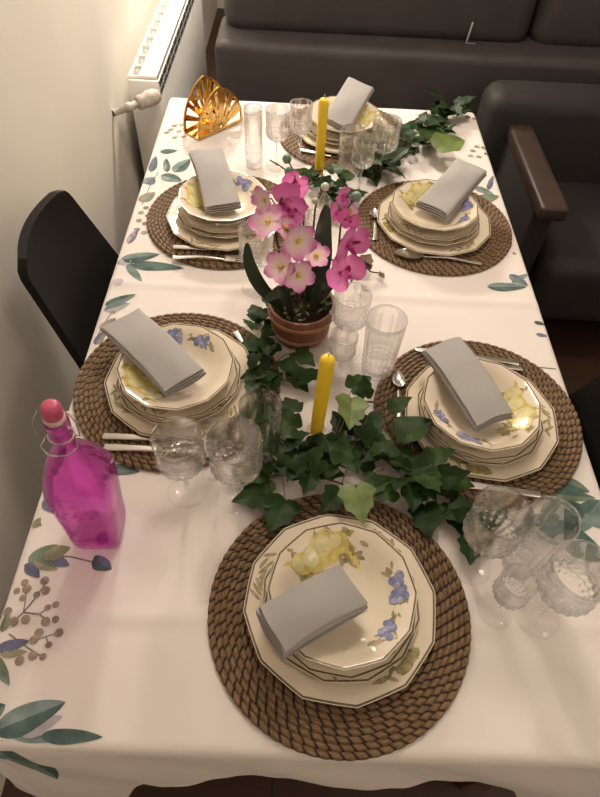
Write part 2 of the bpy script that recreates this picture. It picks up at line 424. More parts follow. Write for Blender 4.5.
CX0, CY0, HW, HL = (HX0+HX1)/2, (FY+BY)/2, (HX1-HX0)/2, (BY-FY)/2
def sm(t): t = max(0, min(1, t)); return t*t*(3-2*t)
def cloth(a, b2, up=0.0):
    """cloth point for flat coordinates (a, b2) measured like the table top"""
    ex = max(abs(a-CX0)-HW, 0); ey = max(abs(b2-CY0)-HL, 0); e = math.hypot(ex, ey)
    sx = 1 if a > CX0 else -1; sy = 1 if b2 > CY0 else -1
    bx, by = max(HX0, min(HX1, a)), max(FY, min(BY, b2))
    z = 0.0
    for (c0, c1, w, h) in ((1.002, 0.99, 0.012, 0.0026), (0.286, 0.292, 0.010, 0.0022), (1.73, 1.735, 0.01, 0.002)):
        yy = c0 + (c1-c0)*(a-HX0)/(HX1-HX0); d = b2-yy
        z += h*math.exp(-(d/w)**2) - 0.4*h*math.exp(-((d+2.2*w)/w)**2)
    for (c0, w, h) in ((0.10, 0.008, 0.0016),):
        d = a-c0; z += h*math.exp(-(d/w)**2)
    z += 0.0022*noise.noise(Vector((a*5, b2*5, 1.7)))
    z = max(z, -0.0012)
    if e <= 0: return Vector((a, b2, T+z+up))
    dx, dy = ex/e*sx, ey/e*sy
    corner = 2*min(ex, ey)/e if e > 0 else 0
    R = 0.014; th = min(e/R, PI/2)
    out = R*math.sin(th); dz = R*(1-math.cos(th))
    if e > R*PI/2:
        rest = e-R*PI/2
        wob = 0.008*math.sin(a*21+b2*17)*min(1, rest/0.08)*(1-corner)
        out += rest*(0.03+0.03*corner)+max(wob, -0.006) ; dz += rest*0.985
    nrm = Vector((dx*math.sin(th), dy*math.sin(th), math.cos(th)))
    return Vector((bx+dx*out, by+dy*out, T+z*max(0, 1-e/0.02)-dz)) + nrm*up
def fdrop(a):
    return 0.20 + 0.30*sm((-0.12-a)/0.22) + 0.30*sm((a-0.34)/0.16) + 0.008*math.sin(a*40) + 0.006*math.sin(a*93+1)
b = MB()
As = [HX0-0.22+(HX1-HX0+0.44)*i/150 for i in range(151)]
As = sorted(As + [HX0-0.006, HX0-0.012, HX0, HX1, HX1+0.006, HX1+0.012])
Bs = [BY+0.2*(1-i/14) for i in range(14)] + [BY+0.012, BY+0.006] + [BY-(BY-FY)*i/230 for i in range(231)] + [FY-0.006, FY-0.013]
rows = [[cloth(a, bb) for a in As] for bb in Bs]
for k in range(1, 19): rows.append([cloth(a, FY-0.013-(fdrop(a)-0.013)*k/18) for a in As])
b.grid(rows, 'cloth_white')
UPD = 0.0007
def blob(ctr, ang, L, W, mats, tip=0.5, tail=0.15, bend=0.0, seg=12, up=UPD):
    """leaf shaped print on the cloth, two halves: mats = (one side, other side); ctr = base of the leaf"""
    ca, sa = math.cos(ang), math.sin(ang)
    rows = []
    for i in range(seg+1):
        t = i/seg
        w = W/2*(math.sin(PI*t**0.8))**(0.75) if 0 < t < 1 else 0.0
        w *= (1-tip*0.35*t)
        yb = bend*L*math.sin(PI*t)
        row = []
        for s in (-1, -0.5, 0, 0.5, 1):
            x = L*t; y = yb+s*w*(1+0.04*math.sin(9*t+s))
            row.append(cloth(ctr[0]+ca*x-sa*y, ctr[1]+sa*x+ca*y, up))
        rows.append(row)
    b.grid(rows, lambda i, j: mats[0] if j < 2 else mats[1])
def leafpx(p0, p1, wpx, mats, bend=0.0, up=UPD):
    q0, q1 = at(*p0), at(*p1); d = q1-q0
    mid = ((p0[0]+p1[0])/2, (p0[1]+p1[1])/2)
    perp = Vector((-(p1[1]-p0[1]), p1[0]-p0[0])).normalized()*wpx/2
    W = (at(mid[0]+perp.x, mid[1]+perp.y)-at(mid[0]-perp.x, mid[1]-perp.y)).length
    blob((q0.x, q0.y), math.atan2(d.y, d.x), d.length, W, mats, bend=bend, up=up)
def linepx(pts, w=0.0022, m='print_stem'):
    P = [at(*p) for p in pts]; rows = []
    for i, p in enumerate(P):
        d = P[min(i+1, len(P)-1)]-P[max(i-1, 0)]; nn = Vector((-d.y, d.x, 0)).normalized()*w/2
        rows.append([cloth(p.x+nn.x, p.y+nn.y, UPD*0.6), cloth(p.x-nn.x, p.y-nn.y, UPD*0.6)])
    b.grid(rows, m)
def dotpx(p, r, m='print_berry'):
    q = at(*p); k = 10
    i0 = b.vert(cloth(q.x, q.y, UPD))
    ring = [b.vert(cloth(q.x+r*math.cos(2*PI*i/k), q.y+r*math.sin(2*PI*i/k), UPD)) for i in range(k)]
    for i in range(k): b.face((i0, ring[i], ring[(i+1) % k]), m)
TT, TL, BL, LV, OL, GR = 'print_teal', 'print_teal_light', 'print_blue', 'print_lavender', 'print_olive', 'print_green'
# near-left corner spray
leafpx((-6, 732), (66, 702), 30, (TT, TL)); leafpx((20, 735), (63, 716), 17, (LV, LV), up=UPD*0.8)
leafpx((12, 737), (60, 741), 9, (TL, BL), up=UPD*0.7); leafpx((40, 736), (103, 737), 17, (TT, TT))
_q = at(2, 740); blob((_q.x, _q.y), math.atan2(FY-0.25-_q.y, -0.335-_q.x), math.hypot(FY-0.25-_q.y, -0.335-_q.x), 0.055, (TL, TT)); leafpx((-20, 722), (6, 705), 22, (TL, TT))
# berries
for p in ((25, 583), (27, 589), (23, 598), (17, 591), (45, 581), (37, 595), (46, 591), (48, 608), (56, 605), (46, 622), (56, 620), (26, 620), (14, 622), (39, 633), (34, 640), (59, 633), (49, 645), (33, 656), (43, 657), (20, 661), (8, 612)):
    dotpx(p, 0.0058+0.001*math.sin(p[0]))
linepx([(14, 622), (24, 613), (34, 600), (45, 585)]); linepx([(24, 613), (40, 615), (48, 621)]); linepx([(24, 613), (26, 598), (26, 588)], 0.0016); linepx([(40, 615), (52, 606)], 0.0016)
linepx([(9, 634), (28, 648), (42, 657)]); linepx([(34, 641), (48, 636), (59, 633)], 0.0016); linepx([(46, 637), (49, 645)], 0.0016)
leafpx((-4, 650), (30, 641), 13, (BL, BL)); leafpx((0, 655), (28, 652), 9, (OL, OL)); leafpx((-8, 655), (10, 686), 16, (TL, GR)); leafpx((2, 632), (10, 612), 9, (OL, GR))
# sprig with bud in front of the bottle
linepx([(24, 566), (45, 556), (70, 557), (95, 563)], 0.0025)
leafpx((28, 562), (58, 545), 13, (GR, GR)); leafpx((45, 557), (71, 548), 14, (OL, OL), up=UPD*1.2); leafpx((48, 558), (70, 566), 13, (BL, BL)); leafpx((34, 561), (58, 570), 12, (OL, GR), up=UPD*1.3)
leafpx((26, 564), (40, 578), 14, (BL, BL)); leafpx((93, 560), (112, 570), 17, (TT, BL)); leafpx((94, 560), (100, 556), 5, (TT, TT))
leafpx((44, 500), (57, 514), 14, (BL, TL)); leafpx((33, 528), (41, 518), 8, (OL, OL)); leafpx((33, 522), (42, 526), 7, (OL, OL))
leafpx((108, 468), (140, 472), 12, (TL, TT)); leafpx((108, 478), (127, 466), 8, (GR, TT))
# left edge, middle
leafpx((120, 260), (160, 254), 10, (TT, TL)); leafpx((128, 264), (184, 268), 10, (TT, TT)); leafpx((127, 264), (142, 282), 8, (TL, TL)); leafpx((116, 262), (138, 262), 6, (LV, LV))
leafpx((105, 306), (136, 294), 9, (TL, TT)); leafpx((104, 311), (130, 303), 9, (LV, TL)); leafpx((100, 330), (116, 318), 8, (BL, OL)); leafpx((95, 345), (106, 330), 8, (OL, BL)); dotpx((118, 282), 0.012, 'print_lavender'); linepx([(95, 340), (108, 318), (122, 300)])
for p in ((108, 324), (104, 334), (113, 312), (99, 350)): dotpx(p, 0.006)
# left edge, beside the far left plates
leafpx((160, 152), (178, 151), 5, (TT, TT)); leafpx((151, 172), (156, 156), 8, (TT, BL)); leafpx((167, 172), (166, 158), 8, (TT, TL)); leafpx((174, 172), (190, 159), 10, (TT, TL)); leafpx((161, 175), (182, 181), 9, (TL, TT))
leafpx((145, 184), (154, 177), 10, (BL, TL)); leafpx((140, 202), (155, 192), 9, (TL, OL)); linepx([(142, 205), (150, 186), (158, 172)])
for p in ((172, 127), (179, 126), (168, 131), (176, 133), (183, 130), (164, 134), (172, 139), (181, 138)): leafpx(p, (p[0]+6, p[1]-2), 3, (OL, OL))
for p in ((146, 208), (141, 213), (148, 216), (139, 221), (145, 224), (137, 230), (144, 233), (133, 236)): dotpx(p, 0.0075, 'print_berry')
leafpx((128, 244), (138, 228), 7, (BL, LV))
# right edge, far
for p in ((470, 150), (476, 156), (468, 155), (481, 147), (474, 146), (484, 153), (465, 116), (472, 118)): leafpx(p, (p[0]+6, p[1]+2), 3, (OL, OL))
leafpx((478, 200), (499, 196), 9, (GR, GR)); leafpx((488, 190), (493, 176), 6, (BL, BL)); leafpx((474, 187), (494, 195), 6, (TL, GR))
leafpx((487, 287), (527, 287), 9, (TT, TL)); leafpx((509, 275), (528, 286), 8, (TL, BL)); leafpx((512, 283), (528, 274), 6, (TL, TL))
for p in ((510, 246), (514, 254), (508, 240)): dotpx(p, 0.005)
leafpx((517, 361), (525, 369), 12, (GR, TT)); linepx([(524, 366), (556, 369)], 0.003, 'print_green'); leafpx((534, 322), (546, 324), 4, (TT, TT)); leafpx((536, 334), (548, 336), 4, (BL, BL))
# right edge, near
leafpx((536, 492), (596, 498), 15, (GR, TT)); leafpx((556, 478), (590, 492), 14, (TT, GR)); leafpx((540, 512), (598, 512), 26, (TL, TT)); leafpx((600, 500), (570, 536), 26, (TT, TL)); leafpx((528, 520), (600, 548), 30, (TT, TT), up=UPD*1.3); leafpx((586, 510), (612, 530), 20, (TL, TL)); leafpx((560, 540), (610, 562), 20, (GR, TT))
o = b.build('tablecloth'); tag(o, 'white tablecloth with teal leaf and berry prints along its borders', 'tablecloth')

# ------------------------------------------------------------------ place settings
SET = {  # mat centre
 'A': (0.088, 0.306), 'B': (-0.2055, 0.719), 'C': (0.351, 0.673), 'D': (-0.165, 1.249), 'E': (0.342, 1.259), 'F': (0.135, 1.672)}
WHERE = {'A': 'at the near end of the table', 'B': 'beside the pink bottle', 'C': 'to the right of the nearer candle',
         'D': 'in front of the gold napkin holder', 'E': 'to the right of the orchid', 'F': 'at the far end by the sofa'}

def rattan_mat():
    b = MB(); NR, R0, RW = 13, 0.0775, 0.0087; NA = 560
    rows = []; uvs = []
    for k in range(NR):
        n = round(2*PI*(R0+(k+0.5)*RW)/0.0165)
        for q in range(7):
            fv = q/6.0; r = R0+(k+fv)*RW; row = []; uvr = []
            for j in range(NA+1):
                th = 2*PI*j/NA
                u = th*n/(2*PI)-0.42*fv+0.5*(k % 2)+0.17*k
                fu = u % 1.0
                h = (0.30+0.70*max(0, math.sin(PI*fv))**0.5)*(0.45+0.55*max(0, math.sin(PI*fu))**0.5)
                rr = r+(0.0012*(abs(math.sin(PI*fu))-0.5) if k == NR-1 and q > 3 else 0)
                row.append((rr*math.cos(th), rr*math.sin(th), 0.0025+0.0055*h)); uvr.append((u, k+fv))
            rows.append(row); uvs.append(uvr)
    last = rows[-1]
    rows.append([(x*1.002, y*1.002, 0.0003) for x, y, z in last]); uvs.append(uvs[-1])
    b.grid(rows, 'rattan', False, uvf=lambda i, j: uvs[i][j])
    c = b.vert((0, 0, 0.005), (0.5, 0)); ring = [b.vert((R0*math.cos(2*PI*j/48), R0*math.sin(2*PI*j/48), 0.0045), (0.5, 0.1*j)) for j in range(48)]
    for j in range(48): b.face((c, ring[j], ring[(j+1) % 48]), 'rattan')
    return b.build('placemat')

def poly(th, n, k, ph=0.0):
    a = (th+ph) % (2*PI/n) - PI/n
    p = math.cos(PI/n)/math.cos(a)
    return 1-k+k*p*1.012
def plate_mesh(b, prof, R, n=12, kk=0.8, NA=144, line_at=None):
    """prof: list of (r fraction, z); top surface first from centre to rim then underside back; rim line on band line_at"""
    rows = []
    for (fr, z) in prof:
        w = sm((fr-0.45)/0.5)
        rows.append([(fr*R*poly(2*PI*j/NA, n, kk*w)*math.cos(2*PI*j/NA), fr*R*poly(2*PI*j/NA, n, kk*w)*math.sin(2*PI*j/NA), z) for j in range(NA)])
    b.grid(rows, lambda i, j: 'plate_line' if i == line_at else 'porcelain', True)
def prof_z(prof, fr):
    for (a, za), (c, zc) in zip(prof, prof[1:]):
        if a <= fr <= c and c > a: return za+(zc-za)*(fr-a)/(c-a)
    return prof[0][1]
def spot(b, prof, R, th, r, rx, ry, ang, m, up=0.0005):
    """small printed spot on a plate's upper surface"""
    cx, cy = r*math.cos(th), r*math.sin(th)
    def P(x, y):
        X = cx+x*math.cos(ang)-y*math.sin(ang); Y = cy+x*math.sin(ang)+y*math.cos(ang)
        return (X, Y, prof_z(prof, math.hypot(X, Y)/R)+up)
    k = 10; c = b.vert(P(0, 0)); r1 = []; r2 = []
    for i in range(k):
        a = 2*PI*i/k
        r1.append(b.vert(P(rx*0.55*math.cos(a), ry*0.55*math.sin(a)))); r2.append(b.vert(P(rx*math.cos(a), ry*math.sin(a))))
    for i in range(k):
        j = (i+1) % k
        b.face((c, r1[i], r1[j]), m); b.face((r1[i], r2[i], r2[j], r1[j]), m)
rnd = random.Random(3)
DIN = [(0, 0.0045), (0.3, 0.0045), (0.60, 0.005), (0.68, 0.007), (0.75, 0.0105), (0.85, 0.012), (0.95, 0.0135), (0.972, 0.0139), (0.992, 0.0142), (1.0, 0.0142), (1.0, 0.0122), (0.75, 0.0085), (0.62, 0.0025), (0.58, 0), (0.54, 0.002), (0, 0.002)]
SOUP = [(0, 0.004), (0.45, 0.004), (0.58, 0.008), (0.70, 0.014), (0.8, 0.0165), (0.95, 0.0185), (0.968, 0.0188), (0.991, 0.0192), (1, 0.0192), (1, 0.0172), (0.72, 0.012), (0.6, 0.006), (0.52, 0), (0.48, 0.002), (0, 0.002)]
BOWL = [(0, 0.005), (0.40, 0.005), (0.52, 0.007), (0.66, 0.014), (0.78, 0.023), (0.88, 0.0285), (0.95, 0.0315), (0.966, 0.032), (0.990, 0.0325), (1, 0.0325), (1.0, 0.0298), (0.90, 0.0255), (0.76, 0.016), (0.62, 0.005), (0.52, 0), (0.47, 0.002), (0, 0.003)]
RD, RS, RA, RB = 0.139, 0.113, 0.108, 0.103
def twigs(b, prof, R, th, n=7, m='fruit_twig', spread=0.28, r=0.86):
    for i in range(n):
        t = th+spread*(i/(n-1)-0.5)*2
        spot(b, prof, R, t, R*(r+0.05*rnd.uniform(-1, 1)), 0.011, 0.0028, t+rnd.uniform(0.6, 2.4), 'fruit_olive' if i % 2 else m)
def fruit(b, prof, R):
    # yellow pears about 112 deg, plums from 20 down to -50 deg
    for i in range(46):
        th = math.radians(rnd.choice((rnd.uniform(60, 90), rnd.uniform(128, 165), rnd.uniform(85, 150))))
        spot(b, prof, R, th, R*rnd.uniform(0.50, 0.90), rnd.uniform(.007, .013), rnd.uniform(.0025, .0045), rnd.uniform(0, PI), rnd.choice(('fruit_olive', 'fruit_olive', 'fruit_twig', 'fruit_yellow')), 0.0004+0.00001*i)
    for q, (th, r, rx, ry, m) in enumerate(((106, 0.70, .020, .024, 'fruit_yellow'), (126, 0.62, .021, .019, 'fruit_yellow'), (92, 0.73, .016, .015, 'fruit_yellow'), (143, 0.68, .015, .015, 'fruit_yellow'))):
        spot(b, prof, R, math.radians(th), R*r, rx, ry, 0.4, m, 0.0010+0.0001*q)
        spot(b, prof, R, math.radians(th+4), R*(r+0.03), rx*0.6, ry*0.6, 0.4, 'fruit_pale', 0.0016+0.0001*q)
    for i in range(34):
        c = 30-90*i/33
        spot(b, prof, R, math.radians(c), R*(0.80+rnd.uniform(-.10, .09)), rnd.uniform(.005, .010), rnd.uniform(.0015, .003), math.radians(c)+rnd.uniform(0.8, 2.3), rnd.choice(('fruit_olive', 'fruit_twig', 'fruit_twig')), 0.0004+0.00001*i)
    for c in (16, 0, -38):
        for i in range(8):
            spot(b, prof, R, math.radians(c+rnd.uniform(-7, 7)), R*(0.78+rnd.uniform(-.09, .07)), .0058, .0058, 0, 'fruit_blue', 0.0010+0.0001*i)
            if i % 2: 
                spot(b, prof, R, math.radians(c+rnd.uniform(-7, 7)), R*(0.78+rnd.uniform(-.09, .07)), .0045, .0045, 0, 'fruit_blue_pale', 0.0011+0.0001*i)
def make_dinner():
    b = MB(); plate_mesh(b, DIN, RD, line_at=7)
    for th in (-1.0, 0.9, 2.7): twigs(b, DIN, RD, th, 9, spread=0.26)
    for i in range(8): spot(b, DIN, RD, -0.95+0.03*i, RD*(0.86+0.03*math.sin(i)), .011, .006, -0.95+0.03*i+1.6, 'fruit_olive', 0.0005+0.00005*i)
    return b.build('dinner_plate', angle=40)
def make_soup():
    b = MB(); plate_mesh(b, SOUP, RS, line_at=6); twigs(b, SOUP, RS, 1.0); twigs(b, SOUP, RS, -2.0)
    return b.build('soup_plate', angle=40)
def make_side():
    b = MB(); plate_mesh(b, SOUP, RA, line_at=6); twigs(b, SOUP, RA, 2.2); twigs(b, SOUP, RA, -0.7)
    return b.build('side_plate', angle=40)
def make_bowl():
    b = MB(); plate_mesh(b, BOWL, RB, line_at=7); fruit(b, BOWL, RB)
    for th in (0.2, 1.3, 2.4, 3.5, 4.6, 5.7):   # small print outside
        pass
    return b.build('soup_bowl', angle=40)
mat0, din0, soup0, side0, bowl0 = rattan_mat(), make_dinner(), make_soup(), make_side(), make_bowl()
ZM = T+0.0018
Z_D = ZM+0.0075; Z_S = Z_D+0.0075; Z_A = Z_S+0.0095; Z_B = Z_A+0.0125
BOWLTURN = {'A': 0, 'B': 100, 'C': -120, 'D': 50, 'E': 5, 'F': -100}
BOWLLOOK = {'A': 'yellow fruit at its far rim and blue plums at its right', 'B': 'blue grapes peeking past its napkin', 'C': 'a yellow fruit print on its right side', 'D': 'yellow print at left and blue flowers at right', 'E': 'a yellow fruit print left of its napkin', 'F': 'a napkin propped across its rim'}
OFF = {'A': (0.0, 0.005), 'B': (0.008, 0.0), 'C': (0.0, -0.012), 'D': (0.0, -0.012), 'E': (-0.004, -0.005), 'F': (0, 0)}
BOFF = {'A': (-0.002, 0.003), 'B': (0.004, -0.008), 'C': (-0.012, -0.020), 'D': (-0.006, -0.006), 'E': (-0.012, -0.012), 'F': (-0.008, -0.008)}
first = True
for i, (k, (x, y)) in enumerate(SET.items()):
    for proto, nm, z, lab, cat, grp, dx, dy, rz in (
        (mat0, 'placemat', ZM, 'round brown woven rattan placemat ' + WHERE[k], 'placemat', 'woven placemats', 0, 0, 0.7*i),
        (din0, 'dinner_plate', Z_D, 'large cream twelve-sided dinner plate, lowest of the stack ' + WHERE[k], 'plate', 'dinner plates', OFF[k][0], OFF[k][1], 0.13+2*PI/12*i*5),
        (soup0, 'soup_plate', Z_S, 'cream soup plate resting on the dinner plate ' + WHERE[k], 'plate', 'soup plates', (OFF[k][0]+BOFF[k][0])*.5, (OFF[k][1]+BOFF[k][1])*.5, 0.3+i),
        (side0, 'side_plate', Z_A, 'cream side plate just under the bowl ' + WHERE[k], 'plate', 'side plates', (OFF[k][0]+2*BOFF[k][0])*.33, (OFF[k][1]+2*BOFF[k][1])*.33, 0.1+2*i),
        (bowl0, 'soup_bowl', Z_B, 'cream bowl with ' + BOWLLOOK[k] + (', ' + WHERE[k] if k in 'BF' else ''), 'bowl', 'soup bowls', BOFF[k][0], BOFF[k][1], math.radians(BOWLTURN[k]))):
        o = proto if first else proto.copy()
        if not first: C.objects.link(o)
        o.location = (x+dx, y+dy, z); o.rotation_euler = (0, 0, rz); tag(o, lab, cat, grp)
    first = False
RIM = Z_B+0.0325

# ------------------------------------------------------------------ napkins
def make_napkin(label, ctr, ang, L, W, tilt, seed, z, rollw=0.0, thick=0.017):
    """folded cloth: a continuous folded sheet in cross-section, swept along its length"""
    r = random.Random(seed); b = MB()
    # cross-section path (x across W, z height): zigzag of layers
    nl = 4; path = []
    gap = thick/(nl-1)
    for l in range(nl):
        xs = [-W/2+W*q/12 for q in range(13)]
        if l % 2: xs = xs[::-1]
        ins = 0.005*r.uniform(0, 1)+0.0006*l
        for q, x in enumerate(xs):
            xx = max(-W/2+ins, min(W/2-ins, x))
            bulge = 0.004*math.cos(PI*x/W)*(l/(nl-1))
            path.append((xx, gap*l+bulge))
        # round fold between layers
        side = 1 if l % 2 == 0 else -1
        if l < nl-1: path.append((side*(W/2+gap*0.35-ins), gap*(l+0.5)))
    sh = 0.0011
    nseg = 22
    def pt(i, s, off):
        (x, zz) = path[i]; t = s/nseg
        a = path[max(i-1, 0)]; c = path[min(i+1, len(path)-1)]
        d = Vector((c[0]-a[0], c[1]-a[1])); d.normalize()
        X = x-d.y*off; Z = zz+d.x*off
        l = zz/thick
        y = (-0.5+t)*L*(1-0.03*l*(1 if t > .5 else -.3))+0.0025*math.sin(x*60+seed)+0.003*(l-0.5)*math.cos(PI*t)
        Z += 0.0045*noise.noise(Vector((X*14+seed, y*11, seed*1.3)))*(0.4+l) + 0.006*math.sin(PI*t)*l - 0.010*rollw*(t-0.5)**2*4
        X += 0.003*noise.noise(Vector((y*9, seed*2.1, zz*30)))
        X *= 1-0.06*math.sin(PI*t)*0.5
        return Vector((X, y, Z))
    A = [[pt(i, s, sh) for s in range(nseg+1)] for i in range(len(path))]
    B = [[pt(i, s, -sh) for s in range(nseg+1)] for i in range(len(path))]
    b.grid(A, 'napkin_grey'); b.grid([r2[::-1] for r2 in B], 'napkin_grey')
    b.grid([[q[0] for q in A], [q[0] for q in B]], 'napkin_grey'); b.grid([[q[-1] for q in A], [q[-1] for q in B]], 'napkin_grey')
    b.grid([A[0], B[0]], 'napkin_grey'); b.grid([A[-1], B[-1]], 'napkin_grey')
    o = b.build('napkin'); o.location = (ctr[0], ctr[1], z); o.rotation_mode = 'ZXY'
    o.rotation_euler = (tilt[0], tilt[1], ang)
    return tag(o, label, 'napkin', 'grey folded napkins')
R_ = math.radians
def npx(corners, z):
    q = [at(px, py, z) for px, py in corners]; c = sum(q, Vector())/4
    d = (q[0]+q[1]-q[2]-q[3])     # along the length, far end minus near end
    return c, math.atan2(d.y, d.x)-PI/2
NAP = {'A': [(252, 610), (286, 659), (367, 607), (340, 567)], 'B': [(102, 328), (134, 305), (206, 369), (169, 400)], 'C': [(421, 354), (457, 333), (511, 412), (481, 431)],
       'D': [(186, 152), (222, 146), (242, 200), (208, 207)], 'E': [(462, 156), (488, 170), (443, 217), (416, 195)], 'F': [(354, 74), (374, 90), (340, 122), (327, 108)]}
NSZ = {'A': (0.128, 0.070, 0.0, 0.1), 'B': (0.205, 0.082, 0.02, 0), 'C': (0.185, 0.078, 0.03, 0), 'D': (0.200, 0.084, 0.16, 0), 'E': (0.200, 0.088, 0.14, 0), 'F': (0.175, 0.085, 0.30, 0)}
NLAB = {'A': 'short thick grey napkin roll on the bowl ', 'B': 'long grey napkin overhanging the bowl rim ', 'C': 'long flat grey napkin on the bowl ',
        'D': 'grey folded napkin on the bowl ', 'E': 'grey napkin slanting across the bowl ', 'F': 'grey napkin propped up steeply on the bowl '}
for i, k in enumerate('ABCDEF'):
    L, W, tl, rw = NSZ[k]
    zc = 0.082 + (0.02 if k == 'F' else 0.008*(k in 'DE'))
    c, a = npx(NAP[k], zc)
    make_napkin(NLAB[k]+WHERE[k], c, a, L, W, (tl, 0), i*3+1, RIM+0.004+math.sin(tl)*L*0.30-(0.012 if k in 'DEF' else 0.004), rw, 0.026 if k == 'A' else 0.014)

# ------------------------------------------------------------------ glassware
def shell(prof, t):
    """outer profile (bottom -> rim) to a closed wall of thickness t, inner side from rim -> bottom"""
    inner = [(max(r-t, 0.0), z+ (t if i < 2 else 0)) for i, (r, z) in enumerate(prof)]
    return prof + [(prof[-1][0]-t*0.5, prof[-1][1]+0.0005)] + inner[::-1]
def goblet(H, RB_, foot_r, bowl_h, label, loc, slim=1.0):
    t = thing('wine_glass', label, 'glass', loc, random.uniform(0, 6), 'cut crystal glasses')
    zb = H-bowl_h
    b = MB()
    b.lathe([(0, 0.0), (foot_r*0.96, 0.0), (foot_r, 0.0012), (foot_r*0.97, 0.0022), (foot_r*0.5, 0.0036), (0.0075, 0.0065), (0.0052, 0.0085), (0, 0.0085)], 'crystal_foot', 40); b.build('foot', t)
    b = MB()
    b.lathe([(0, 0.0086), (0.0062, 0.0088), (0.0045, 0.012), (0.0036, 0.02), (0.0034, zb*0.55), (0.0042, zb*0.8), (0.0075, zb-0.0015), (0, zb-0.0015)], 'crystal', 6, flat=True); b.build('stem', t)
    b = MB()
    out = []
    N = 32
    for i in range(N+1):
        s = i/N
        if s < 0.5: r = RB_*(0.10+0.84*math.sin(PI/2*(s/0.5))**0.85)
        else: r = RB_*(0.94+0.06*math.sin(PI*(s-0.5)*0.9))
        out.append((r, zb+bowl_h*(1-math.cos(PI/2*min(1, s/0.5)))*0.30 if s < 0.5 else zb+bowl_h*(0.30+0.70*(s-0.5)/0.5)))
    out = [(0, zb)] + out
    prof = shell(out, 0.0016)
    def mod(i, th, r, z):
        if i > N+1: return 1.0
        f = (z-zb)/bowl_h
        if f < 0.42: return 1+0.075*math.sin(10*th+f*46)*math.sin(10*th-f*46)*(0 if f < 0.02 else 1)
        if f < 0.93: return 1-0.05*abs(math.sin(7*th))*(1-(f-0.42)/0.48)
        return 1.0
    rows = []
    NA = 80
    for i, (r, z) in enumerate(prof):
        rows.append([(max(r, 1e-5)*mod(i, 2*PI*j/NA, r, z)*math.cos(2*PI*j/NA), max(r, 1e-5)*mod(i, 2*PI*j/NA, r, z)*math.sin(2*PI*j/NA), z) for j in range(NA)])
    b.grid(rows, lambda i, j: 'crystal_cut' if i < 16 else 'crystal', True)
    for fi in range(NA*1, NA*15): b.flat.add(fi)
    b.build('bowl', t)
    return t
def tumbler(H, R1, R0, label, loc):
    t = thing('tumbler', label, 'glass', loc, random.uniform(0, 6), 'cut crystal glasses')
    b = MB()
    out = [(0, 0.0), (R0*0.93, 0.0), (R0, 0.002)]+[(R0+(R1-R0)*(i/24)**0.8, 0.002+(H-0.002)*i/24) for i in range(1, 25)]
    inn = [(R1-0.0017-(R1-R0)*(1-(1-i/10)**0.8), H-(H-0.014)*i/10) for i in range(0, 11)] + [(R0*0.5, 0.011), (0, 0.010)]
    prof = out+inn; no = len(out)
    def mod(i, th, r, z):
        if i >= no or z < 0.003: return 1
        f = z/H
        if f < 0.32: return 1+0.05*math.sin(10*th+z*300)*math.sin(10*th-z*300)
        if f < 0.88: return 1-0.045*abs(math.sin(8*th))
        return 1
    rows = [[(max(r, 1e-5)*mod(i, 2*PI*j/80, r, z)*math.cos(2*PI*j/80), max(r, 1e-5)*mod(i, 2*PI*j/80, r, z)*math.sin(2*PI*j/80), z) for j in range(80)] for i, (r, z) in enumerate(prof)]
    b.grid(rows, lambda i, j: 'crystal_cut' if 2 <= i < 12 else 'crystal', True)
    for fi in range(80*2, 80*12): b.flat.add(fi)
    b.build('glass_body', t)
    return t
GZ = T+0.0022
def gp(px, py): p = at(px, py); return (p.x, p.y, GZ)
# near right group, of the front setting
goblet(0.175, 0.040, 0.033, 0.084, 'crystal wine glass with leaves behind it, nearest the ivy in the near right cluster', (0.292, 0.382, GZ))
goblet(0.175, 0.040, 0.033, 0.084, 'crystal wine glass closest to the right table corner', (0.379, 0.306, GZ))
goblet(0.118, 0.025, 0.026, 0.060, 'small crystal glass in the middle of the near right cluster', (0.318, 0.312, GZ))
tumbler(0.152, 0.035, 0.028, 'tall crystal tumbler standing behind the small glass in the near right cluster', (0.371, 0.387, GZ))
# left near group
goblet(0.155, 0.0385, 0.033, 0.078, 'crystal wine glass overlapping the knives beside the pink bottle', (-0.158, 0.494, GZ))
goblet(0.163, 0.041, 0.035, 0.084, 'big crystal wine glass in front of a tumbler and beside the ivy', (-0.074, 0.488, GZ))
goblet(0.113, 0.025, 0.027, 0.056, 'small crystal glass half hidden behind the two larger ones near the pink bottle', (-0.115, 0.54, GZ))
tumbler(0.148, 0.034, 0.029, 'tall crystal tumbler between the plates and the ivy, behind a big wine glass', (-0.041, 0.565, GZ))
# centre group
goblet(0.150, 0.035, 0.031, 0.076, 'crystal wine glass right in front of the orchid pot', gp(345, 352))
goblet(0.105, 0.026, 0.026, 0.056, 'small crystal glass behind the flame end of the nearer candle', gp(339, 374))
tumbler(0.142, 0.037, 0.029, 'tall crystal tumbler alone on bare cloth right of the orchid pot', gp(376, 372))
# far left pair
goblet(0.150, 0.036, 0.034, 0.078, 'crystal wine glass half hidden by orchid flowers at the left plates', gp(257, 289))
goblet(0.160, 0.036, 0.033, 0.078, 'crystal wine glass standing hidden behind the orchid flowers', gp(310, 262))
# far end
tumbler(0.158, 0.0245, 0.022, 'tall plain tumbler beside the gold napkin holder', (-0.114, 1.488, GZ))
goblet(0.157, 0.031, 0.029, 0.080, 'crystal wine glass between the tall tumbler and another wine glass at the far end', (-0.053, 1.488, GZ))
goblet(0.157, 0.030, 0.028, 0.078, 'crystal wine glass left of the farther candle', (0.006, 1.523, GZ))
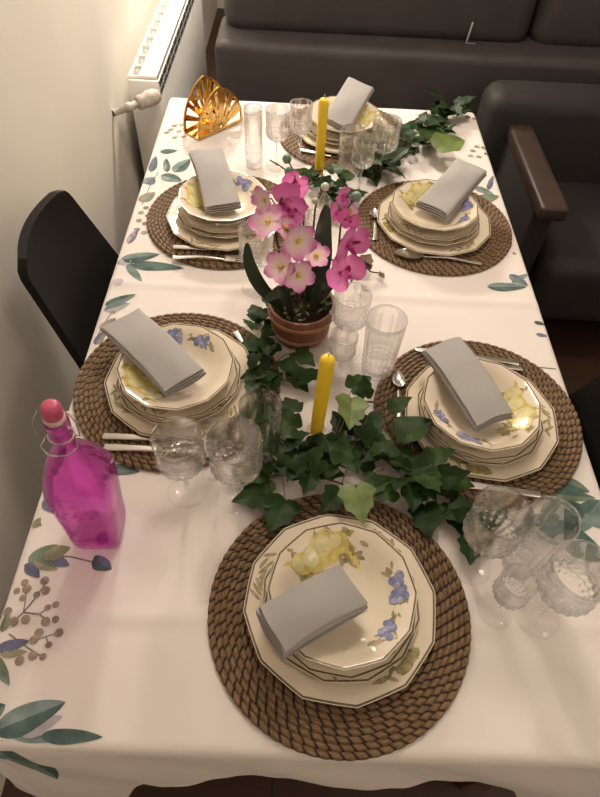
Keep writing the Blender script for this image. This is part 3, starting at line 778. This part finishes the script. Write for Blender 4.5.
# far right
tumbler(0.126, 0.032, 0.028, 'tall crystal tumbler just right of the farther candle', (0.137, 1.462, GZ))
goblet(0.148, 0.029, 0.028, 0.076, 'crystal wine glass in front of the tumbler by the farther candle', (0.162, 1.386, GZ))
goblet(0.162, 0.036, 0.031, 0.080, 'crystal wine glass against the dark ivy at the far right', (0.218, 1.448, GZ))

# ------------------------------------------------------------------ cutlery (length along +x, from handle end)
def knife():
    t = thing('knife', 'x', 'knife', group='steel table cutlery')
    b = MB(); b.box((0.045, 0, 0.003), (0.09, 0.013, 0.0055), 'steel', 0.0025); b.build('handle', t)
    b = MB(); rows = []
    for i in range(15):
        s = i/14; x = 0.088+0.117*s
        w0 = -0.0055+0.002*(s > .99); w1 = 0.0055+0.003*math.sin(PI*min(1, s*1.1))*1.0
        if s > 0.8: w1 *= max(0.05, 1-((s-0.8)/0.2)**2)
        rows.append([(x, w0, 0.0025), (x, w1, 0.0028), (x, w1, 0.0036), (x, w0, 0.0042), (x, w0, 0.0025)])
    b.grid(rows, 'steel', flat=True); b.build('blade', t); return t
def _handle(b, L):
    rows = []
    for i in range(13):
        s = i/12; w = 0.0075-0.0045*s**0.6; x = L*s; z = 0.002+0.006*math.sin(PI*s*0.9)**2
        rows.append([(x, -w, z), (x, -w*.6, z+0.0015), (x, w*.6, z+0.0015), (x, w, z), (x, w*.6, z-0.001), (x, -w*.6, z-0.001), (x, -w, z)])
    b.grid(rows, 'steel')
def spoon(L=0.2):
    t = thing('spoon', 'x', 'spoon', group='steel table cutlery')
    hl = L*0.68; bl = L*0.34
    b = MB(); _handle(b, hl); b.build('handle', t)
    b = MB(); rows = []
    for i in range(13):
        s = i/12; w = L*0.105*max(0.06, math.sin(PI*(0.04+0.93*s**0.8)))**0.7; x = hl-0.004+bl*s
        rows.append([(x, w*math.cos(PI*j/10), 0.010-0.007*math.sin(PI*j/10)*math.sin(PI*(0.05+0.9*s))-0.003*s) for j in range(11)])
    b.grid(rows, 'steel'); b.grid([[(p[0], p[1], p[2]-0.0009) for p in r][::-1] for r in rows], 'steel'); b.build('spoon_bowl', t); return t
def fork(L=0.2):
    t = thing('fork', 'x', 'fork', group='steel table cutlery')
    b = MB(); _handle(b, L*0.66); b.build('handle', t)
    b = MB(); b.box((L*0.71, 0, 0.0055), (L*0.14, 0.021, 0.0025), 'steel', 0.001)
    for j in range(4):
        y = -0.009+0.006*j
        b.tube([(L*0.77, y, 0.0055), (L*0.88, y, 0.004), (L, y, 0.0075)], [0.0017, 0.0015, 0.0006], 'steel', 6)
    b.build('tines', t); return t
def lay(o, p_handle, p_tip, label, z=0.0105, tilt=0.0):
    a, c = at(*p_handle, z), at(*p_tip, z); d = c-a
    o.location = (a.x, a.y, T+z); o.rotation_euler = (0, -tilt, math.atan2(d.y, d.x)); o['label'] = label
k0 = knife(); lay(k0, (103, 437), (215, 441), 'upper of the two knives pointing from the bottle to the wine glasses')
def more(proto, *a, **k):
    o = copy_tree(proto); lay(o, *a, **k); return o
more(k0, (104, 448), (215, 452), 'lower of the two knives pointing from the bottle to the wine glasses')
more(k0, (173, 248), (262, 252), 'steel knife on the placemat in front of the gold napkin holder')
more(k0, (519, 364), (425, 352), 'steel knife above the plates to the right of the nearer candle', z=0.013)
more(k0, (541, 496), (460, 484), 'pale knife handle poking out past the wine glass rims near the right chair')
more(k0, (300, 151), (348, 160), 'steel knife on the far placemat behind the farther candle')
f0 = fork(0.18); lay(f0, (173, 258), (246, 261), 'steel fork with its handle over the cloth by the far left leaf print')
more(f0, (522, 369), (414, 365), 'steel fork under the long napkin at the right of the nearer candle', z=0.013)
s0 = spoon(0.2); lay(s0, (481, 264), (399, 255), 'steel tablespoon on the placemat edge to the right of the orchid', z=0.0095)
d0 = spoon(0.125); lay(d0, (375, 241), (374, 198), 'small upright teaspoon left of the plates to the right of the orchid', z=0.0095)
more(d0, (399, 424), (398, 380), 'teaspoon with its handle under the large ivy leaf', z=0.0095)
more(d0, (236, 332), (264, 384), 'teaspoon between the plates beside the pink bottle and the ivy', z=0.0095)

# ------------------------------------------------------------------ bottle
bt = thing('swing_top_bottle', 'magenta glass swing-top bottle with pink stopper near the left table edge', 'bottle', (-0.284, 0.420, GZ), 0.03)
bt.scale = (1.0, 1.0, 1.13); bt.rotation_euler = (0, 0.03, 0.03)
def sqr(hw, hd, z, rnd_, n=48):
    pts = []
    p = 2+10*rnd_
    for j in range(n):
        th = 2*PI*j/n; c, s = math.cos(th), math.sin(th)
        k = (abs(c)**p+abs(s)**p)**(-1/p)
        pts.append((hw*k*c, hd*k*s, z))
    return pts
b = MB()
BP = [(0.001, 0.001, 0.0, .3), (0.032, 0.032, 0.0, .35), (0.036, 0.035, 0.004, .35), (0.0375, 0.0365, 0.02, .4), (0.0395, 0.0385, 0.07, .4), (0.0425, 0.041, 0.11, .35), (0.0435, 0.042, 0.135, .28), (0.041, 0.040, 0.155, .2), (0.034, 0.033, 0.178, .1), (0.025, 0.025, 0.192, .04), (0.0165, 0.0165, 0.205, 0), (0.0130, 0.0130, 0.218, 0), (0.0128, 0.0128, 0.225, 0), (0.0142, 0.0142, 0.229, 0), (0.0128, 0.0128, 0.233, 0), (0.0128, 0.0128, 0.240, 0), (0.0150, 0.0150, 0.243, 0), (0.0152, 0.0152, 0.252, 0), (0.0130, 0.0130, 0.256, 0)]
rows = [sqr(*q) for q in BP]
ripple = lambda p: (p[0]*(1+0.035*noise.noise(Vector(p)*38)), p[1]*(1+0.035*noise.noise(Vector(p)*38+Vector((3, 1, 2)))), p[2])
inn = [(max(hw-0.0035, .001), max(hd-0.0035, .001), z+(0.006 if i < 2 else 0), r) for i, (hw, hd, z, r) in enumerate(BP)][::-1]
rows += [[ripple(p) for p in sqr(*q)] for q in inn]
b.grid(rows, 'magenta_glass', True); b.build('glass_body', bt)
b = MB()
for k in range(6):
    a = 2*PI*k/6; c = Vector((0.008+0.011*math.cos(a), 0, 0.105+0.011*math.sin(a)))
    rows = []
    for i in range(5):
        ph = PI/2*i/4; rows.append([c+Vector((0.0068*math.cos(ph)*math.cos(2*PI*j/12), -0.0395-0.0022*math.sin(ph), 0.0068*math.cos(ph)*math.sin(2*PI*j/12))) for j in range(12)])
    b.grid(rows, 'magenta_glass', True)
tag(b.build('embossed_flower', bt), 'raised flower motif in the glass')
b = MB(); b.lathe([(0, 0.257), (0.0125, 0.257), (0.0135, 0.2605), (0.0125, 0.264), (0, 0.264)], 'gasket', 24); b.build('gasket', bt)
b = MB(); b.lathe([(0, 0.2645), (0.0115, 0.2645), (0.0122, 0.267), (0.0122, 0.276), (0.0108, 0.2805), (0.006, 0.2825), (0, 0.2828)], 'stopper_pink', 28); tag(b.build('stopper', bt), 'dusty pink stopper')
b = MB(); ring = [(0.0158*math.cos(2*PI*j/24), 0.0158*math.sin(2*PI*j/24), 0.231) for j in range(25)]; b.tube(ring, 0.0012, 'wire', 6)
for s in (-1, 1):
    b.tube([(s*0.0165, 0, 0.231), (s*0.026, -0.008, 0.238), (s*0.025, -0.004, 0.258), (s*0.0165, 0, 0.272)], 0.0011, 'wire', 6)
    b.tube([(s*0.0165, 0, 0.231), (s*0.022, -0.016, 0.226), (s*0.012, -0.026, 0.224), (0, -0.028, 0.224)], 0.0011, 'wire', 6)
b.build('wire_bail', bt)

# ------------------------------------------------------------------ gold napkin holder
nh = thing('napkin_holder', 'gold openwork fan-shaped napkin holder at the far left table corner', 'napkin holder', (-0.243, 1.688, GZ), math.atan2(0.13, 0.116))
def fan(yoff, hgt, wid):
    b = MB(); N = 40
    def outl(a):   # pointed fan outline
        x = wid/2*math.cos(a); z = hgt*(math.sin(a)**0.8)*(0.80+0.20*(1-abs(math.cos(a))))
        return x, z
    th = 0.0022
    def strip(P, Q):
        """ribbon between two polylines, with thickness"""
        fr = [[(x, yoff+th, z) for x, z in P], [(x, yoff+th, z) for x, z in Q]]
        bk = [[(x, yoff-th, z) for x, z in Q], [(x, yoff-th, z) for x, z in P]]
        b.grid(fr, 'gold', flat=True); b.grid(bk, 'gold', flat=True)
        b.grid([bk[1], fr[0]], 'gold', flat=True); b.grid([fr[1], bk[0]], 'gold', flat=True)
    O = [outl(PI*i/N) for i in range(N+1)]; I = [(x*0.92, 0.004+z*0.91) for x, z in O]
    strip(O, I)
    strip([(-wid/2, 0.001), (wid/2, 0.001)], [(-wid/2, 0.010), (wid/2, 0.010)])
    for k in range(1, 10):     # veins from base centre
        a = PI*k/10+0.05*math.sin(k*2.1); x, z = outl(a); ln = math.hypot(x, z); ux, uz = x/ln, z/ln; px, pz = -uz, ux
        w0, w1 = 0.0030, 0.0085*(1 if k % 2 else 0.75)
        s0, s1 = 0.08, 0.97
        strip([(ux*ln*s0-px*w0, 0.006+uz*ln*s0-pz*w0), (ux*ln*s1-px*w1, 0.002+uz*ln*s1-pz*w1)], [(ux*ln*s0+px*w0, 0.006+uz*ln*s0+pz*w0), (ux*ln*s1+px*w1, 0.002+uz*ln*s1+pz*w1)])
    # cross bars of the leaf
    for f in (0.33, 0.64):
        P = [(x*f, z*f+0.004) for x, z in O[3:-3]]; Q = [(x*(f+0.05), z*(f+0.05)+0.004) for x, z in O[3:-3]]
        segs = [(0, 12), (18, len(P))] if f < .5 else [(4, 16), (20, len(P)-5)]
        for s, e in segs: strip(P[s:e], Q[s:e])
    return b
fan(-0.030, 0.122, 0.170).build('fan_plate', nh); fan(0.030, 0.132, 0.170).build('fan_plate', nh)
b = MB(); b.box((0, 0, 0.0012), (0.168, 0.064, 0.0024), 'gold', 0.001); b.build('base', nh)

# ------------------------------------------------------------------ candles and holders
def candle(base_px, top_z, label, hlabel, lean=(0, 0)):
    p = at(*base_px)
    h = thing('candle_holder', hlabel, 'candle holder', (p.x, p.y, GZ), 0, 'glass candle holders')
    b = MB(); b.lathe([(0, 0), (0.030, 0), (0.032, 0.002), (0.030, 0.006), (0.018, 0.011), (0.0165, 0.016), (0.018, 0.028), (0.0185, 0.032), (0.0150, 0.0325), (0.0145, 0.022), (0.014, 0.014), (0, 0.0135)], 'crystal', 32, lambda i, th, r, z: 1-0.03*abs(math.sin(6*th)) if 3 <= i <= 7 else 1); b.build('glass_cup', h)
    c = thing('candle', label, 'candle', (p.x, p.y, GZ+0.0145), 0, 'yellow taper candles')
    c.rotation_euler = (lean[0], lean[1], 0)
    H = top_z-0.017
    b = MB(); b.lathe([(0, 0), (0.0105, 0), (0.0112, 0.004), (0.0118, H*0.5), (0.0120, H-0.012), (0.011, H-0.005), (0.008, H-0.001), (0, H)], 'candle_yellow', 20)
    b.build('wax', c)
    b = MB(); b.tube([(0, 0, H-0.002), (0.0006, 0, H+0.004), (0.0012, 0, H+0.009)], 0.0010, 'wick', 6); b.build('wick', c)
candle((318, 184), 0.222, 'yellow candle in front of the far place setting', 'clear glass candle holder behind the orchid')
candle((315, 441), 0.222, 'yellow candle rising from the ivy between the wine glasses', 'clear glass candle holder among the ivy leaves', lean=(0, 0.03))

# ------------------------------------------------------------------ potted orchid
PX, PY = 0.020, 0.872
po = thing('potted_orchid', 'pink orchid with white-centred flowers in a wooden tub mid-table', 'potted plant', (PX, PY, GZ))
b = MB()
PH = 0.082
def stave(i, th, r, z): 
    f = (th*16/(2*PI)) % 1
    return 1-0.025*(1-min(1, min(f, 1-f)*9))
b.lathe([(0, 0), (0.050, 0), (0.0515, 0.002), (0.0665, PH), (0.0655, PH+0.002), (0.0600, PH+0.001), (0.057, PH-0.03), (0, PH-0.03)], 'stave_wood', 128, stave)
pot = b.build('tub', po, angle=50)
for z in (0.020, 0.062):
    r = 0.0515+0.015*(z/PH)
    b = MB(); b.lathe([(r+0.0003, z-0.005), (r+0.003, z-0.004), (r+0.0040, z+0.004), (r+0.0012, z+0.005)], 'hoop_wood', 64); b.build('hoop', pot)
b = MB(); rows = []
for i in range(9):
    rr = 0.0585*i/8
    rows.append([(rr*math.cos(2*PI*j/32), rr*math.sin(2*PI*j/32), PH-0.012+0.016*(1-(i/8)**2)+0.006*noise.noise(Vector((rr*90*math.cos(2*PI*j/32), rr*90*math.sin(2*PI*j/32), 0)))) for j in range(32)])
b.grid(rows, 'soil', True); b.build('soil', po); MATS['soil'].node_tree.nodes['Principled BSDF'].inputs['Specular IOR Level'].default_value = 0.05
b = MB()
rm = random.Random(5)
for i in range(60):
    a = rm.uniform(0, 2*PI); r = rm.uniform(0.02, 0.055); p = Vector((r*math.cos(a), r*math.sin(a), PH-0.002+0.01*rm.random()))
    d = Vector((rm.uniform(-1, 1), rm.uniform(-1, 1), rm.uniform(0.2, 1))).normalized()*0.014; s = d.cross(Vector((0, 0, 1))).normalized()*0.004
    i0 = b.vert(p); i1 = b.vert(p+d*0.5+s); i2 = b.vert(p+d); i3 = b.vert(p+d*0.5-s); b.face((i0, i1, i2, i3), 'moss')
b.build('moss', po)
O0 = Vector((PX, PY, GZ))
def petals(b, n, L, W, m, cup, ph, droop=0.0):
    for k in range(n):
        a = ph+2*PI*k/n; rows = []; uv = []
        for i in range(11):
            t = i/10; w = W/2*(math.sqrt(max(0.015, 1-((t-0.62)/0.40)**2)) if t > 0.55 else 0.30+0.69*sm(t/0.55)); row = []; ur = []
            for s in (-1, -.5, 0, .5, 1):
                rr = L*t*(1-0.07*abs(s)); z = cup*L*(t*t*0.9+0.35*s*s*t)+0.07*L*math.sin(5*t+2.5*s+2*k)*t+0.012*L*(k % 2)
                x = rr; y = s*w
                row.append((x*math.cos(a)-y*math.sin(a), x*math.sin(a)+y*math.cos(a), z)); ur.append((t, 0.5+s*0.3+k*0.7))
            rows.append(row); uv.append(ur)
        b.grid(rows, m, uvf=lambda i, j: uv[i][j])
def flower(kind, pos, face, R, roll_):
    b = MB()
    if kind == 'pale':
        petals(b, 5, R*.95, R*0.80, 'petal_pale', 0.25, roll_)
        b.lathe([(0, 0.006), (0.003, 0.005), (0.0045, 0.002), (0.003, 0)], 'flower_throat', 10)
    else:
        petals(b, 3, R*0.95, R*0.72, 'petal_deep', 0.10, roll_+PI/2)
        b2 = len(b.v)
        petals(b, 2, R, R*1.25, 'petal_deep', 0.22, roll_)
        for i in range(b2, len(b.v)): v = b.v[i]; b.v[i] = (v[0], v[1], v[2]+0.002)
        petals(b, 3, R*0.38, R*0.26, 'lip_deep', 0.9, roll_-PI/2)
    o = b.build('flower', po)
    if kind != 'pale': o['label'] = 'deep magenta bloom'
    o.location = pos-O0
    o.rotation_mode = 'QUATERNION'; o.rotation_quaternion = Vector(face).to_track_quat('Z', 'Y')
    return o
camdir = Vector((0, -0.72, 0.62))
FL = [('pale', (268, 222), .86, 19), ('pale', (298, 241), .83, 19), ('pale', (281, 267), .81, 17), ('pale', (298, 275), .80, 17), ('pale', (316, 256), .84, 14), ('pale', (264, 200), .88, 14), ('pale', (286, 228), .87, 12),
      ('deep', (288, 206), .90, 21), ('deep', (296, 187), .93, 14), ('deep', (349, 245), .88, 21), ('deep', (346, 274), .83, 19), ('deep', (343, 197), .96, 10), ('deep', (337, 213), .94, 10), ('deep', (349, 218), .92, 11), ('pale', (350, 212), .95, 9), ('deep', (292, 212), .89, 14)]
fpos = []
for i, (k, p, y, rp) in enumerate(FL):
    pos = at_y(p[0], p[1], y); d = (pos-Vector((0, 0, CAM_Z))).dot(c_fwd)
    R = rp*d/F_PX*1.12
    fc = camdir + Vector((0.5*math.sin(i*2.3), 0.2*math.cos(i*1.7), 0.35*math.cos(i*3.1)))
    if p[0] > 335: fc += Vector((0.35, 0, -0.1))
    if p[0] < 275: fc += Vector((-0.35, 0, 0))
    flower(k, pos, fc, R, 0.7*i); fpos.append(pos)
STEMPTS = []
def stem(pts, r0=0.0022, r1=0.0013):
    b = MB(); P = [Vector(p) for p in pts]; Q = []
    for i in range(len(P)-1):
        for q in range(6):
            t = q/6; p0 = P[max(i-1, 0)]; p1 = P[i]; p2 = P[i+1]; p3 = P[min(i+2, len(P)-1)]
            Q.append(0.5*((2*p1)+(-p0+p2)*t+(2*p0-5*p1+4*p2-p3)*t*t+(-p0+3*p1-3*p2+p3)*t**3))
    Q.append(P[-1]); n = len(Q); STEMPTS.extend(Q)
    b.tube([q-O0 for q in Q], [r0+(r1-r0)*i/(n-1) for i in range(n)], 'orchid_stem', 7); b.build('stem', po)
soilp = O0+Vector((0, 0, PH))
stem([soilp+Vector((-.01, 0, 0)), at_y(303, 250, .89), at_y(303, 205, .93), at_y(300, 182, .95), at_y(289, 172, .97), at_y(270, 160, .99)])
stem([soilp+Vector((-.02, 0, 0)), at_y(282, 262, .87), at_y(275, 225, .88), at_y(283, 195, .91), at_y(295, 178, .94), at_y(286, 157, .98)])
stem([soilp+Vector((.02, 0, 0)), at_y(335, 262, .88), at_y(341, 225, .92), at_y(347, 210, .94), at_y(356, 197, .96)])
stem([soilp+Vector((.03, 0, 0)), at_y(336, 275, .85), at_y(346, 262, .855), at_y(347, 270, .84)])
stem([soilp+Vector((.0, 0.01, 0)), at_y(312, 240, .92), at_y(316, 205, .96), at_y(325, 187, .98)])
for p in fpos:
    q = min(STEMPTS, key=lambda c: (c-p).length + 0.4*max(0, c.z-p.z))
    b = MB(); m_ = (p+q)/2+Vector((0, 0.012, 0.004))
    b.tube([q-O0, m_-O0, p-O0], [0.0014, 0.0012, 0.0011], 'orchid_stem', 6); b.build('pedicel', po)
def bud(px, py, y, r, m):
    p = at_y(px, py, y); b = MB()
    b.lathe([(0, -r*1.2), (r*.6, -r*.9), (r, -r*.1), (r*.85, r*.6), (r*.3, r*1.15), (0, r*1.25)], m, 14); o = b.build('bud', po); o.location = p-O0; o.rotation_euler = (0.5, 0.3, 0)
for q in ((287, 159, .98, .0085, 'bud_green'), (289, 172, .97, .0085, 'bud_green'), (356, 197, .96, .010, 'bud_green'), (325, 187, .98, .008, 'bud_white'), (315, 201, .96, .006, 'bud_white')): bud(*q)
def oleaf(pts, W, curl=0.25, m='orchid_leaf', parent=po, name='leaf', base=O0):
    P = [Vector(p) for p in pts]; n = 16; Q = []
    for i in range(n+1):
        t = i/n*(len(P)-1); k = min(int(t), len(P)-2); t -= k
        p0 = P[max(k-1, 0)]; p1 = P[k]; p2 = P[k+1]; p3 = P[min(k+2, len(P)-1)]
        Q.append(0.5*((2*p1)+(-p0+p2)*t+(2*p0-5*p1+4*p2-p3)*t*t+(-p0+3*p1-3*p2+p3)*t**3))
    rows = []; rows2 = []
    for i, q in enumerate(Q):
        d = (Q[min(i+1, n)]-Q[max(i-1, 0)]).normalized(); view = Vector((0, -.7, .6))
        s = d.cross(view).normalized(); nn = s.cross(d).normalized()
        w = W/2*max(0.03, math.sin(PI*(0.12+0.86*i/n)))**0.65
        rows.append([q-base+s*w*u+nn*curl*w*u*u for u in (-1, -.6, -.25, 0, .25, .6, 1)]); rows2.append([p-nn*0.0012 for p in rows[-1]][::-1])
    b = MB(); b.grid(rows, m); b.grid(rows2, m); return b.build(name, parent)
oleaf([soilp+Vector((-.035, -.02, 0)), at_y(262, 288, .82), at_y(250, 265, .82), at_y(247, 243, .83)], 0.024)
oleaf([soilp+Vector((.015, .01, 0)), at_y(321, 265, .90), at_y(323, 235, .93), at_y(327, 205, .97)], 0.036)
oleaf([soilp+Vector((-.02, -.03, 0)), at_y(283, 292, .80), at_y(272, 296, .79), at_y(265, 300, .785)], 0.018)
oleaf([soilp+Vector((.02, -.02, 0)), at_y(318, 288, .84), at_y(330, 282, .84), at_y(338, 277, .85)], 0.018)
oleaf([soilp+Vector((.03, .0, 0)), at_y(345, 268, .90), at_y(360, 265, .90), at_y(372, 268, .90)], 0.020, m='orchid_stem')

# ------------------------------------------------------------------ ivy
IVY = [(0, -.02), (.10, -.12), (.24, -.14), (.34, -.05), (.42, .06), (.50, .20), (.43, .27), (.36, .36), (.37, .50), (.34, .60), (.24, .66), (.16, .76), (.08, .90), (0, 1.0)]
OVATE = [(0, -.01), (.16, -.03), (.30, .02), (.38, .11), (.42, .21), (.43, .31), (.41, .42), (.37, .52), (.31, .62), (.25, .71), (.18, .80), (.11, .89), (.05, .96), (0, 1.0)]
def ivy_leaf(b, base, ang, L, m, tilt=0.25, rollv=0.0, width=1.0, fold=0.35, curl=0.3):
    """lobed leaf lying outward from base along ang"""
    M = Matrix.Rotation(ang, 3, 'Z') @ Matrix.Rotation(-tilt, 3, 'Y') @ Matrix.Rotation(rollv, 3, 'X')
    def P(x, y):
        z = fold*abs(y)*0.5 - curl*(x-0.45)**2*0.5 + 0.05*math.sin(9*x)*abs(y)*2
        return Vector(base) + M @ (L*Vector((x, y*width, z)))
    mid = [i/13 for i in range(14)]
    for s in (1, -1):
        prev = None
        for i, (yy, xx) in enumerate(OVATE if L > 0.07 else IVY):
            xm = mid[i]*0.98
            a = b.vert(P(xm, 0)); h = b.vert(P(xm*0.5+(xx)*0.5, s*yy*0.5)); e = b.vert(P(xx, s*yy))
            if prev:
                q1 = (prev[0], a, h, prev[1]); q2 = (prev[1], h, e, prev[2])
                b.face(q1 if s < 0 else q1[::-1], m); b.face(q2 if s < 0 else q2[::-1], m)
            prev = (a, h, e)
def ivy(label, vine, leaves, seed, cat='ivy', rnd_n=0, spread=14, size=(.035, .055), shades=('ivy_dark', 'ivy_dark', 'ivy_mid')):
    """vine: [(px, py, z)...]; leaves: [(px, py, z, L, ang_deg, shade)]"""
    r = random.Random(seed)
    V = [at(x, y, z) for x, y, z in vine]
    t = thing('ivy_sprig', label, cat, (V[0].x, V[0].y, GZ), 0, 'trailing ivy sprigs'); O = Vector((V[0].x, V[0].y, GZ))
    Q = []
    for i in range(len(V)-1):
        for q in range(6):
            s = q/6; p0 = V[max(i-1, 0)]; p1 = V[i]; p2 = V[i+1]; p3 = V[min(i+2, len(V)-1)]
            Q.append(0.5*((2*p1)+(-p0+p2)*s+(2*p0-5*p1+4*p2-p3)*s*s+(-p0+3*p1-3*p2+p3)*s**3))
    Q.append(V[-1])
    b = MB(); n = len(Q); b.tube([q-O for q in Q], [0.0026-0.0014*i/n for i in range(n)], 'ivy_stem', 7)
    f = MB()
    def put(p, L, ang, m, tilt, rv, w=1.0, fold=.35, curl=.35):
        near = min(Q, key=lambda q: (q-p).length)
        ivy_leaf(f, p-O, ang, L, m, tilt, rv, w, fold, curl)
        midp = (near+p)/2+Vector((0, 0, 0.008)); b.tube([near-O, midp-O, p-O], 0.0008, 'ivy_stem', 5)
    for (x, y, z, L, a, m) in leaves:
        put(at(x, y, z), L, R_(a), m, r.uniform(-.1, .15), r.uniform(-.2, .2), fold=r.uniform(.15, .45))
    for i in range(rnd_n):
        q = Q[r.randrange(len(Q))]
        p = q+Vector((r.uniform(-1, 1)*spread*.001, r.uniform(-1, 1)*spread*.001, r.uniform(0.002, 0.03)))
        put(p, r.uniform(*size), r.uniform(0, 2*PI), r.choice(shades), r.uniform(-.35, .5), r.uniform(-.5, .5), r.uniform(.8, 1.0), r.uniform(.1, .5), r.uniform(.1, .6))
    b.build('stem', t); f.build('foliage', t)
    return t
D_, M_, L_ = 'ivy_dark', 'ivy_mid', 'ivy_light'
ivy('dense ivy sprig at the near left foot of the orchid tub', [(272, 322, .012), (268, 345, .014), (278, 372, .016), (272, 402, .016), (276, 428, .016)],
    [(258, 318, .02, .045, 110, D_), (258, 345, .02, .045, 190, M_), (296, 352, .03, .05, -40, M_), (300, 378, .03, .05, 20, D_), (262, 372, .03, .045, 200, D_)], 11, rnd_n=24, spread=38)
ivy('dark ivy sprig spreading round the glass holder of the nearer candle', [(262, 425, .012), (282, 440, .016), (305, 455, .018), (330, 462, .02), (356, 472, .02)],
    [(262, 470, .018, .062, 200, M_), (352, 398, .05, .066, -95, L_), (352, 388, .045, .05, 40, M_), (368, 415, .03, .052, -70, D_), (322, 445, .05, .045, 30, D_), (300, 470, .03, .05, 170, D_), (270, 445, .025, .045, 140, D_)], 12, rnd_n=20, spread=36)
ivy('brown-stemmed ivy sprig with two broad leaves behind the near placemat', [(268, 478, .012), (285, 474, .016), (305, 475, .018), (330, 480, .02), (350, 487, .022)],
    [(272, 492, .016, .068, 195, M_), (285, 500, .016, .066, -110, D_), (296, 468, .03, .05, 100, D_), (322, 470, .035, .055, 60, M_), (340, 492, .03, .05, 230, D_)], 13, rnd_n=10, spread=26)
ivy('long ivy sprig hanging between the near placemat and the right plates', [(340, 440, .016), (372, 452, .02), (400, 470, .022), (428, 482, .022), (455, 500, .02), (478, 515, .02)],
    [(355, 487, .065, .062, -80, L_), (345, 430, .03, .045, 120, D_), (372, 446, .03, .055, -20, D_), (415, 480, .03, .062, -100, D_), (440, 478, .035, .06, -10, M_), (452, 505, .02, .055, -80, D_), (395, 455, .03, .06, -30, D_), (395, 490, .03, .05, 190, M_), (470, 520, .02, .055, -60, D_), (425, 505, .02, .06, -90, D_), (470, 540, .02, .045, -100, D_), (378, 475, .03, .05, 250, M_)], 14, rnd_n=24, spread=34)
ivy('ivy sprig with one large flat leaf over the teaspoon', [(345, 405, .02), (372, 402, .025), (392, 412, .03)],
    [(396, 436, .04, .075, 25, M_), (362, 425, .02, .045, -40, D_), (372, 440, .02, .04, 10, L_)], 15, rnd_n=2, spread=14)
ivy('dark ivy sprig lying from the far glasses to the far right table corner', [(372, 178, .014), (390, 158, .016), (408, 140, .018), (425, 128, .018), (440, 118, .016), (452, 112, .014)],
    [(430, 140, .03, .095, 70, M_), (402, 150, .03, .06, 200, D_), (415, 128, .03, .06, 80, D_), (395, 145, .03, .06, 150, D_), (432, 122, .03, .05, 20, D_), (440, 130, .02, .05, -30, D_)], 16, rnd_n=44, spread=42, size=(.045, .065), shades=(D_, D_, D_))
tl = ivy('single large light green ivy leaf at the far right table corner', [(428, 148, .012), (436, 143, .02), (440, 140, .024)], [(436, 148, .055, .100, 30, L_), ], 17)
ivy('ivy sprig at the base of the farther candle', [(352, 205, .014), (340, 195, .018), (328, 190, .02), (312, 180, .018)],
    [(345, 178, .04, .05, 80, M_), (335, 172, .05, .05, 100, M_), (350, 195, .03, .05, 20, D_), (330, 205, .03, .055, -60, D_), (305, 175, .03, .045, 150, M_)], 18, rnd_n=14, spread=30)
ivy('thin ivy sprig trailing from under the orchid flowers towards the right plates', [(345, 290, .012), (362, 268, .02), (372, 272, .016), (382, 273, .012)],
    [(362, 265, .03, .045, 60, 'ivy_stem'), (380, 274, .012, .018, -60, 'ivy_stem')], 19)

# ------------------------------------------------------------------ camera, light
cam_d = bpy.data.cameras.new('camera'); cam = bpy.data.objects.new('camera', cam_d); C.objects.link(cam)
cam_d.sensor_fit = 'HORIZONTAL'; cam_d.sensor_width = 36.0; cam_d.lens = 36.0*F_PX/600.0; cam_d.clip_start = 0.02
M = Matrix((c_right, c_up, -c_fwd)).transposed().to_4x4(); M.translation = Vector((0, 0, CAM_Z)); cam.matrix_world = M
bpy.context.scene.camera = cam
def area(name, loc, size, power, col, target=None, spread=PI):
    l = bpy.data.lights.new(name, 'AREA'); l.shape = 'DISK'; l.size = size; l.energy = power; l.color = col; l.spread = spread
    o = bpy.data.objects.new(name, l); C.objects.link(o); o.location = loc
    d = (Vector(target)-Vector(loc)) if target else Vector((0, 0, -1))
    o.rotation_euler = d.to_track_quat('-Z', 'Y').to_euler(); return o
pl = bpy.data.lights.new('pendant_lamp', 'POINT'); pl.energy = 30; pl.color = (1.0, 0.87, 0.74); pl.shadow_soft_size = 0.16
po_ = bpy.data.objects.new('pendant_lamp', pl); C.objects.link(po_); po_.location = (0.22, 1.62, 2.40)
area('wall_lamp', (-0.30, 2.95, 1.75), 0.22, 31, (1.0, 0.88, 0.74), target=(-0.62, 2.3, 0.9))
p2 = bpy.data.lights.new('added_fill_light', 'POINT'); p2.energy = 17; p2.color = (1.0, 0.86, 0.72); p2.shadow_soft_size = 0.2  # fill light added behind the camera to lift the near right, lower contrast
po2 = bpy.data.objects.new('added_fill_light', p2); C.objects.link(po2); po2.location = (1.5, -0.5, 2.35)
w = bpy.data.worlds.new('world'); bpy.context.scene.world = w; w.use_nodes = True
w.node_tree.nodes['Background'].inputs[0].default_value = (1.0, 0.9, 0.8, 1); w.node_tree.nodes['Background'].inputs[1].default_value = 0.05
sc = bpy.context.scene
sc.view_settings.view_transform = 'Standard'; sc.view_settings.look = 'None'; sc.view_settings.gamma = 1.0; sc.view_settings.use_curve_mapping = False
sc.view_settings.exposure = 0.17
sc.cycles.max_bounces = 16; sc.cycles.transmission_bounces = 14; sc.cycles.transparent_max_bounces = 24; sc.cycles.use_denoising = True
